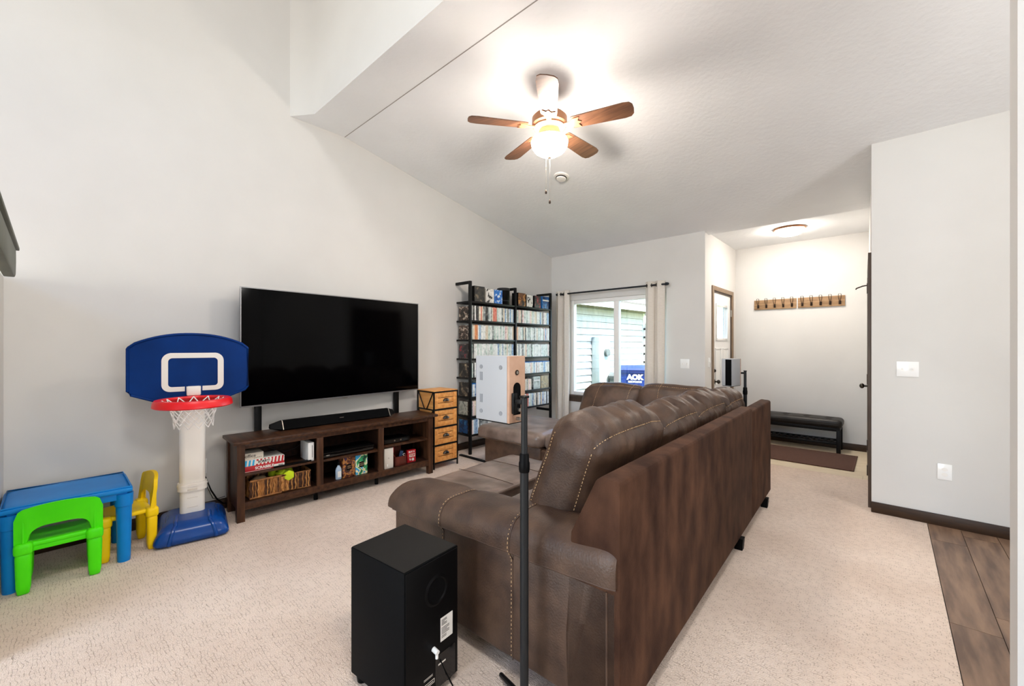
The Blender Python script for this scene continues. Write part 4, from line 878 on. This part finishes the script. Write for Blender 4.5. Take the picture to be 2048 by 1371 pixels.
def kid_chair(label, loc, rz, m, hw=.142, hd=.122):
    t = thing('toy_chair', label, 'chair', loc, rz)                     # back at +y
    f = rbox((hw+.015, hd+.01, .016), .014); B().soft(lambda p: Vector((0, 0, .268))+f(p)+Vector((0, 0, -.012*(1-p.x**2)*(1-p.y**2))), 8).build('seat', m, t, sharp=70)
    bx('seat_skirt', m, -hw, hw, -hd-.004, -hd+.004, .23, .262, t, .003); bx('seat_skirt', m, -hw, hw, hd-.004, hd+.004, .23, .262, t, .003)
    for sx in (-1, 1):
        for sy in (-1, 1):
            g = rbox((.034, .03, .125), .02); B().soft(lambda p: Vector((sx*hw, sy*hd, .125))+Vector((g(p).x*(.82+.18*(p.z+1)/2), g(p).y*(.82+.18*(p.z+1)/2), g(p).z)), 5).build('leg', m, t, sharp=70)
            g2 = rbox((.038, .035, .035), .02); B().soft(lambda p: Vector((sx*hw, sy*hd, .255))+g2(p), 5).build('leg_socket', m, t, sharp=70)
    n = 25; W2 = hw+.036
    def outer(s): return Vector((W2*s if abs(s) < .93 else math.copysign(W2*(.93+.07*(1-((1-abs(s))/.07-1)**2*0)), s)*1, 0, 0))
    b = B(); rows = []
    for i in range(n):
        s = -1+2*i/(n-1); x = W2*math.copysign(min(1, abs(s)*1.0), s)
        zo = .50-.03*abs(s)**2-.05*max(0, (abs(s)-.86)/.14)**2; cs = max(0, 1-(abs(s)/.74)**4); zi = .27+.1*cs**.45
        yb = .03*(1-s*s)                       # bows outward in plan
        rows.append([(x, hd+.004+yb*.6, zi), (x*.995, hd+.012+yb+.012, zo), (x*.96, hd-.006+yb+.01, zo-.002), (x*.96, hd-.014+yb*.6, zi+.001)])
    V = [[b.bm.verts.new(p) for p in r] for r in rows]
    for i in range(n-1): b.bridge(V[i], V[i+1])
    b.cap(V[0]); b.cap(V[-1]); b.build('backrest', m, t, sharp=60)
    b = B()
    for s in (-1, 1): b.box(s*(hw+.0)-.003, s*(hw+.0)+.003, hd+.016, hd+.026, .29, .42)
    b.build('back_rib', m, t)
    return t
kid_chair('lime green plastic toddler chair pushed back to the blue table', (-3.73, .034, 0), R(-91), 'kid_green')
kid_chair('yellow plastic toddler chair at the end of the blue table', (-3.885, .328, 0), R(6), 'kid_yellow', .128, .118)

# ------------------------------------------------------------------ ceiling fan with light
fx, fy = -1.992, 2.648; fz = ZC+sl*(YB-fy)
fan = thing('ceiling_fan', 'five-bladed brown ceiling fan with a lit frosted glass bowl', 'ceiling fan', (fx, fy, 0))
B().lathe([(0, fz+.02), (.07, fz+.02), (.07, fz-.03), (.045, fz-.075), (.0, fz-.08)], k=28).build('canopy', 'copper', fan); B().cyl((0, 0, 3.2), (0, 0, fz-.06), .0125).build('downrod', 'copper', fan)
B().lathe([(0, 3.235), (.05, 3.235), (.12, 3.22), (.139, 3.2), (.139, 3.145), (.125, 3.135), (.125, 3.12), (.08, 3.105), (0, 3.105)], k=40).build('motor_housing', 'copper', fan)
B().lathe([(0, 3.105), (.075, 3.105), (.085, 3.09), (.085, 3.06), (.1, 3.05), (.1, 3.04), (0, 3.04)], k=36).build('light_fitter', 'copper', fan)
B().lathe([(.1, 3.042), (.138, 3.03), (.146, 3.01), (.14, 2.975), (.115, 2.94), (.07, 2.912), (.02, 2.902), (0, 2.901)], k=40).build('glass_bowl', 'bowl', fan)
B().lathe([(0, 2.904), (.016, 2.9), (.012, 2.885), (0, 2.88)], k=16).build('finial', 'copper', fan)
a0 = math.atan2(-fy, -fx)
for k in range(5):
    a = a0+k*2*PI/5+R(-1.5); T = Matrix.Rotation(a, 4, 'Z') @ Matrix.Translation((0, 0, 3.128)) @ Matrix.Rotation(R(-11), 4, 'X')
    pts = [(.185, -.056), (.2, -.062), (.58, -.078), (.625, -.07), (.645, -.045), (.65, 0), (.645, .045), (.625, .07), (.58, .078), (.2, .062), (.185, .056)]
    b = B().prism(pts, 'z', -.004, .004); b.bm.transform(T); bl = b.build('blade', 'blade', fan)
    b = B().prism([(.1, -.016), (.17, -.022), (.2, -.048), (.25, -.052), (.235, -.02), (.26, 0), (.235, .02), (.25, .052), (.2, .048), (.17, .022), (.1, .016)], 'z', -.011, -.0045); b.bm.transform(T); b.build('blade_iron', 'copper', bl)
for x, y, z in ((-.05, .02, 2.62), (-.035, .05, 2.545)):
    c = B().tube([(x, y, 3.04), (x-.0, y, z+.03)], .0016, 5).build('pull_chain', 'nickel', fan); B().lathe([(0, z+.035), (.005, z+.03), (.009, z+.008), (.006, z), (0, z)], (x, y, 0), 12).build('chain_knob', 'bronze', c)

# smoke detector on the slope, flush entry light
sd = thing('smoke_detector', 'round white smoke detector on the ceiling beyond the fan', 'smoke detector', (-2.664, 3.76, ZC+sl*(YB-3.76))); sd.rotation_euler = (PI+math.atan(-sl)*1, 0, 0)
B().lathe([(0, -.005), (.082, -.005), (.085, .004), (.082, .014), (.07, .018), (0, .018)], k=36).build('base', 'white_plastic', sd); B().lathe([(.058, .018), (.062, .022), (.062, .027), (.054, .03), (0, .03)], k=36).build('sensor_ring', 'pewter', sd); B().lathe([(.0, .045), (.03, .045), (.05, .04), (.055, .03), (0, .03)], k=36).build('cap', 'white_plastic', sd)
el = thing('flush_ceiling_light', 'lit flush dome light on the entry ceiling', 'ceiling light', (-.925, 6.29, ZC))
B().lathe([(0, 0), (.17, 0), (.178, -.012), (.17, -.024), (.15, -.026), (0, -.026)], k=40).build('trim_ring', 'copper', el); B().lathe([(.16, -.022), (.15, -.05), (.11, -.08), (.05, -.095), (0, -.098)], k=36).build('glass_dome', 'flush_bowl', el)

# ------------------------------------------------------------------ curtains and rod
cr = thing('curtain_rod', 'dark metal curtain rod above the window', 'curtain rod', (0, 0, 0))
B().cyl((-4.03, 5.60, 2.235), (-2.245, 5.60, 2.235), .0125, k=14).build('rod', 'rod', cr)
for x, s in ((-4.03, -1), (-2.245, 1)): B().cyl((x, 5.60, 2.235), (x+s*.02, 5.60, 2.235), .022, k=16).sphere((x+s*.03, 5.60, 2.235), .02).build('finial', 'rod', cr)
for x in (-3.95, -2.36): bx('wall_bracket', 'rod', x-.008, x+.008, 5.60, YB, 2.215, 2.23, cr)
def curtain(label, x0, x1, nf, ph):
    t = thing('curtain', label, 'curtain', (0, 0, 0)); b = B(); zt, zb = 2.29, .04
    def g(i, j):
        x = x0+(x1-x0)*i; z = zt+(zb-zt)*j; a = 2*PI*nf*i+ph; am = .042*(1-.25*j)
        return Vector((x+.012*sin(a*2+j*2), 5.60+am*sin(a)+.006*sin(j*7+i*5), z))
    V = b.grid(g, nf*16+1, 14); me = b.build('cloth', 'curtain', t, sharp=80); m = me.modifiers.new('thick', 'SOLIDIFY'); m.thickness = .003
    for k in range(nf*2):
        i = (k*PI-ph)/(2*PI*nf)
        if 0 <= i <= 1: p = g(i, .02); B().lathe([(.018, -.003), (.027, -.004), (.027, .004), (.018, .003), (.018, -.003)], k=20).build('grommet', 'pewter', t).matrix_local = Matrix.Translation((p.x, p.y, 2.235)) @ Matrix.Rotation(R(90), 4, 'Y')
    return t
curtain('cream curtain gathered at the left side of the window', -4.1, -3.83, 2, .6); curtain('cream curtain gathered at the right side of the window', -2.55, -2.27, 2, 1.2)

# ------------------------------------------------------------------ entry: bench, runner, coat racks
bn = thing('entry_bench', 'black tufted leather bench with a slatted shelf in the entry', 'bench', (-.94, 6.965, 0))
tuft = [(x, y) for x in (-.36, -.12, .12, .36) for y in (-.06, .08)]
fb = rbox((.51, .175, .055), .045, (0, 0, .012))
def bt(p):
    q = fb(p)
    if p.z > .9:
        for x, y in tuft: q.z -= .02*math.exp(-((q.x-x)**2+(q.y-y)**2)/.0012)
    return q+Vector((0, 0, .375))
B().soft(bt, 36).build('seat_cushion', 'bench_leather', bn, sharp=80); B().tube([(x, y, .385) for x, y in ((-.507, -.16), (-.49, -.174), (.49, -.174), (.507, -.16), (.507, .16), (.49, .174), (-.49, .174), (-.507, .16))], .004, 6, closed=True).build('piping', 'bench_leather', bn)
for x, y in tuft: B().sphere((x, y, .413), .009, (1, 1, .5), 10).build('button', 'bench_leather', bn)
bx('seat_frame', 'bench_wood', -.485, .485, -.155, .155, .28, .325, bn, .004)
for sx in (-1, 1):
    for sy in (-1, 1): bx('leg', 'bench_wood', sx*.47-.022, sx*.47+.022, sy*.145-.022, sy*.145+.022, 0, .3, bn, .003)
for s in (-1, 1): bx('shelf_rail', 'bench_wood', -.45, .45, s*.145-.012, s*.145+.012, .105, .135, bn, .002)
for i in range(13): bx('slat', 'pole_grey', -.43+.0665*i, -.40+.0665*i, -.134, .134, .118, .13, bn, .001)
rg = thing('runner_rug', 'dark brown ribbed runner rug in front of the entry bench', 'rug', (-1.0, 6.34, 0)); bx('pile', 'rug', -.72, .72, -.4, .41, .001, .012, rg, .003)
b = B().box(-.725, -.705, -.405, .415, .001, .014, .003).box(.705, .725, -.405, .415, .001, .014, .003).box(-.705, .705, -.405, -.385, .001, .014, .003).box(-.705, .705, .395, .415, .001, .014, .003); b.build('border', 'rug', rg)
def rack(label, x0, x1):
    t = thing('coat_rack', label, 'coat rack', (x0, YE, 2.004)); w = x1-x0; bx('board', 'coat_wood', 0, w, -.02, 0, -.071, .071, t, .002)
    for i in range(5):
        x = w*(.1+.2*i); h = B().box(x-.014, x+.014, -.025, -.02, -.05, .0, .003).sphere((x, -.03, -.02), .012, k=10).build('hook', 'bronze', t)
        for s in (-1, 1): B().tube([(x, -.028, -.03), (x+s*.006, -.04, .0), (x+s*.016, -.05, .05), (x+s*.014, -.055, .085), (x+s*.004, -.055, .092)], .0035, 6).build('hook_prong', 'bronze', h)
        B().tube([(x, -.028, -.03), (x, -.05, -.045), (x, -.065, -.03), (x, -.068, -.01)], .0045, 6).build('hook_prong', 'bronze', h)
rack('left of two wooden coat racks with five wire hooks on the entry wall', -1.5, -.967); rack('right of two wooden coat racks with five wire hooks on the entry wall', -.95, -.424)

# stair handrail at the far left
hr = thing('handrail', 'olive grey handrail end at the left edge', 'handrail', (0, 0, 0))
B().prism([(-3.13, 1.80), (-3.10, 1.735), (-3.05, 1.72), (-1.95, 1.74), (-1.95, 1.86), (-3.12, 1.862)], 'y', -.155, -.118, .006).build('rail', 'rail', hr); bx('rail_cap', 'rail', -3.16, -1.95, -.165, -.108, 1.862, 1.878, hr, .004)
for x in (-3.0,): bx('rail_bracket', 'bronze', x-.015, x+.015, -.212, -.155, 1.77, 1.82, hr, .003)
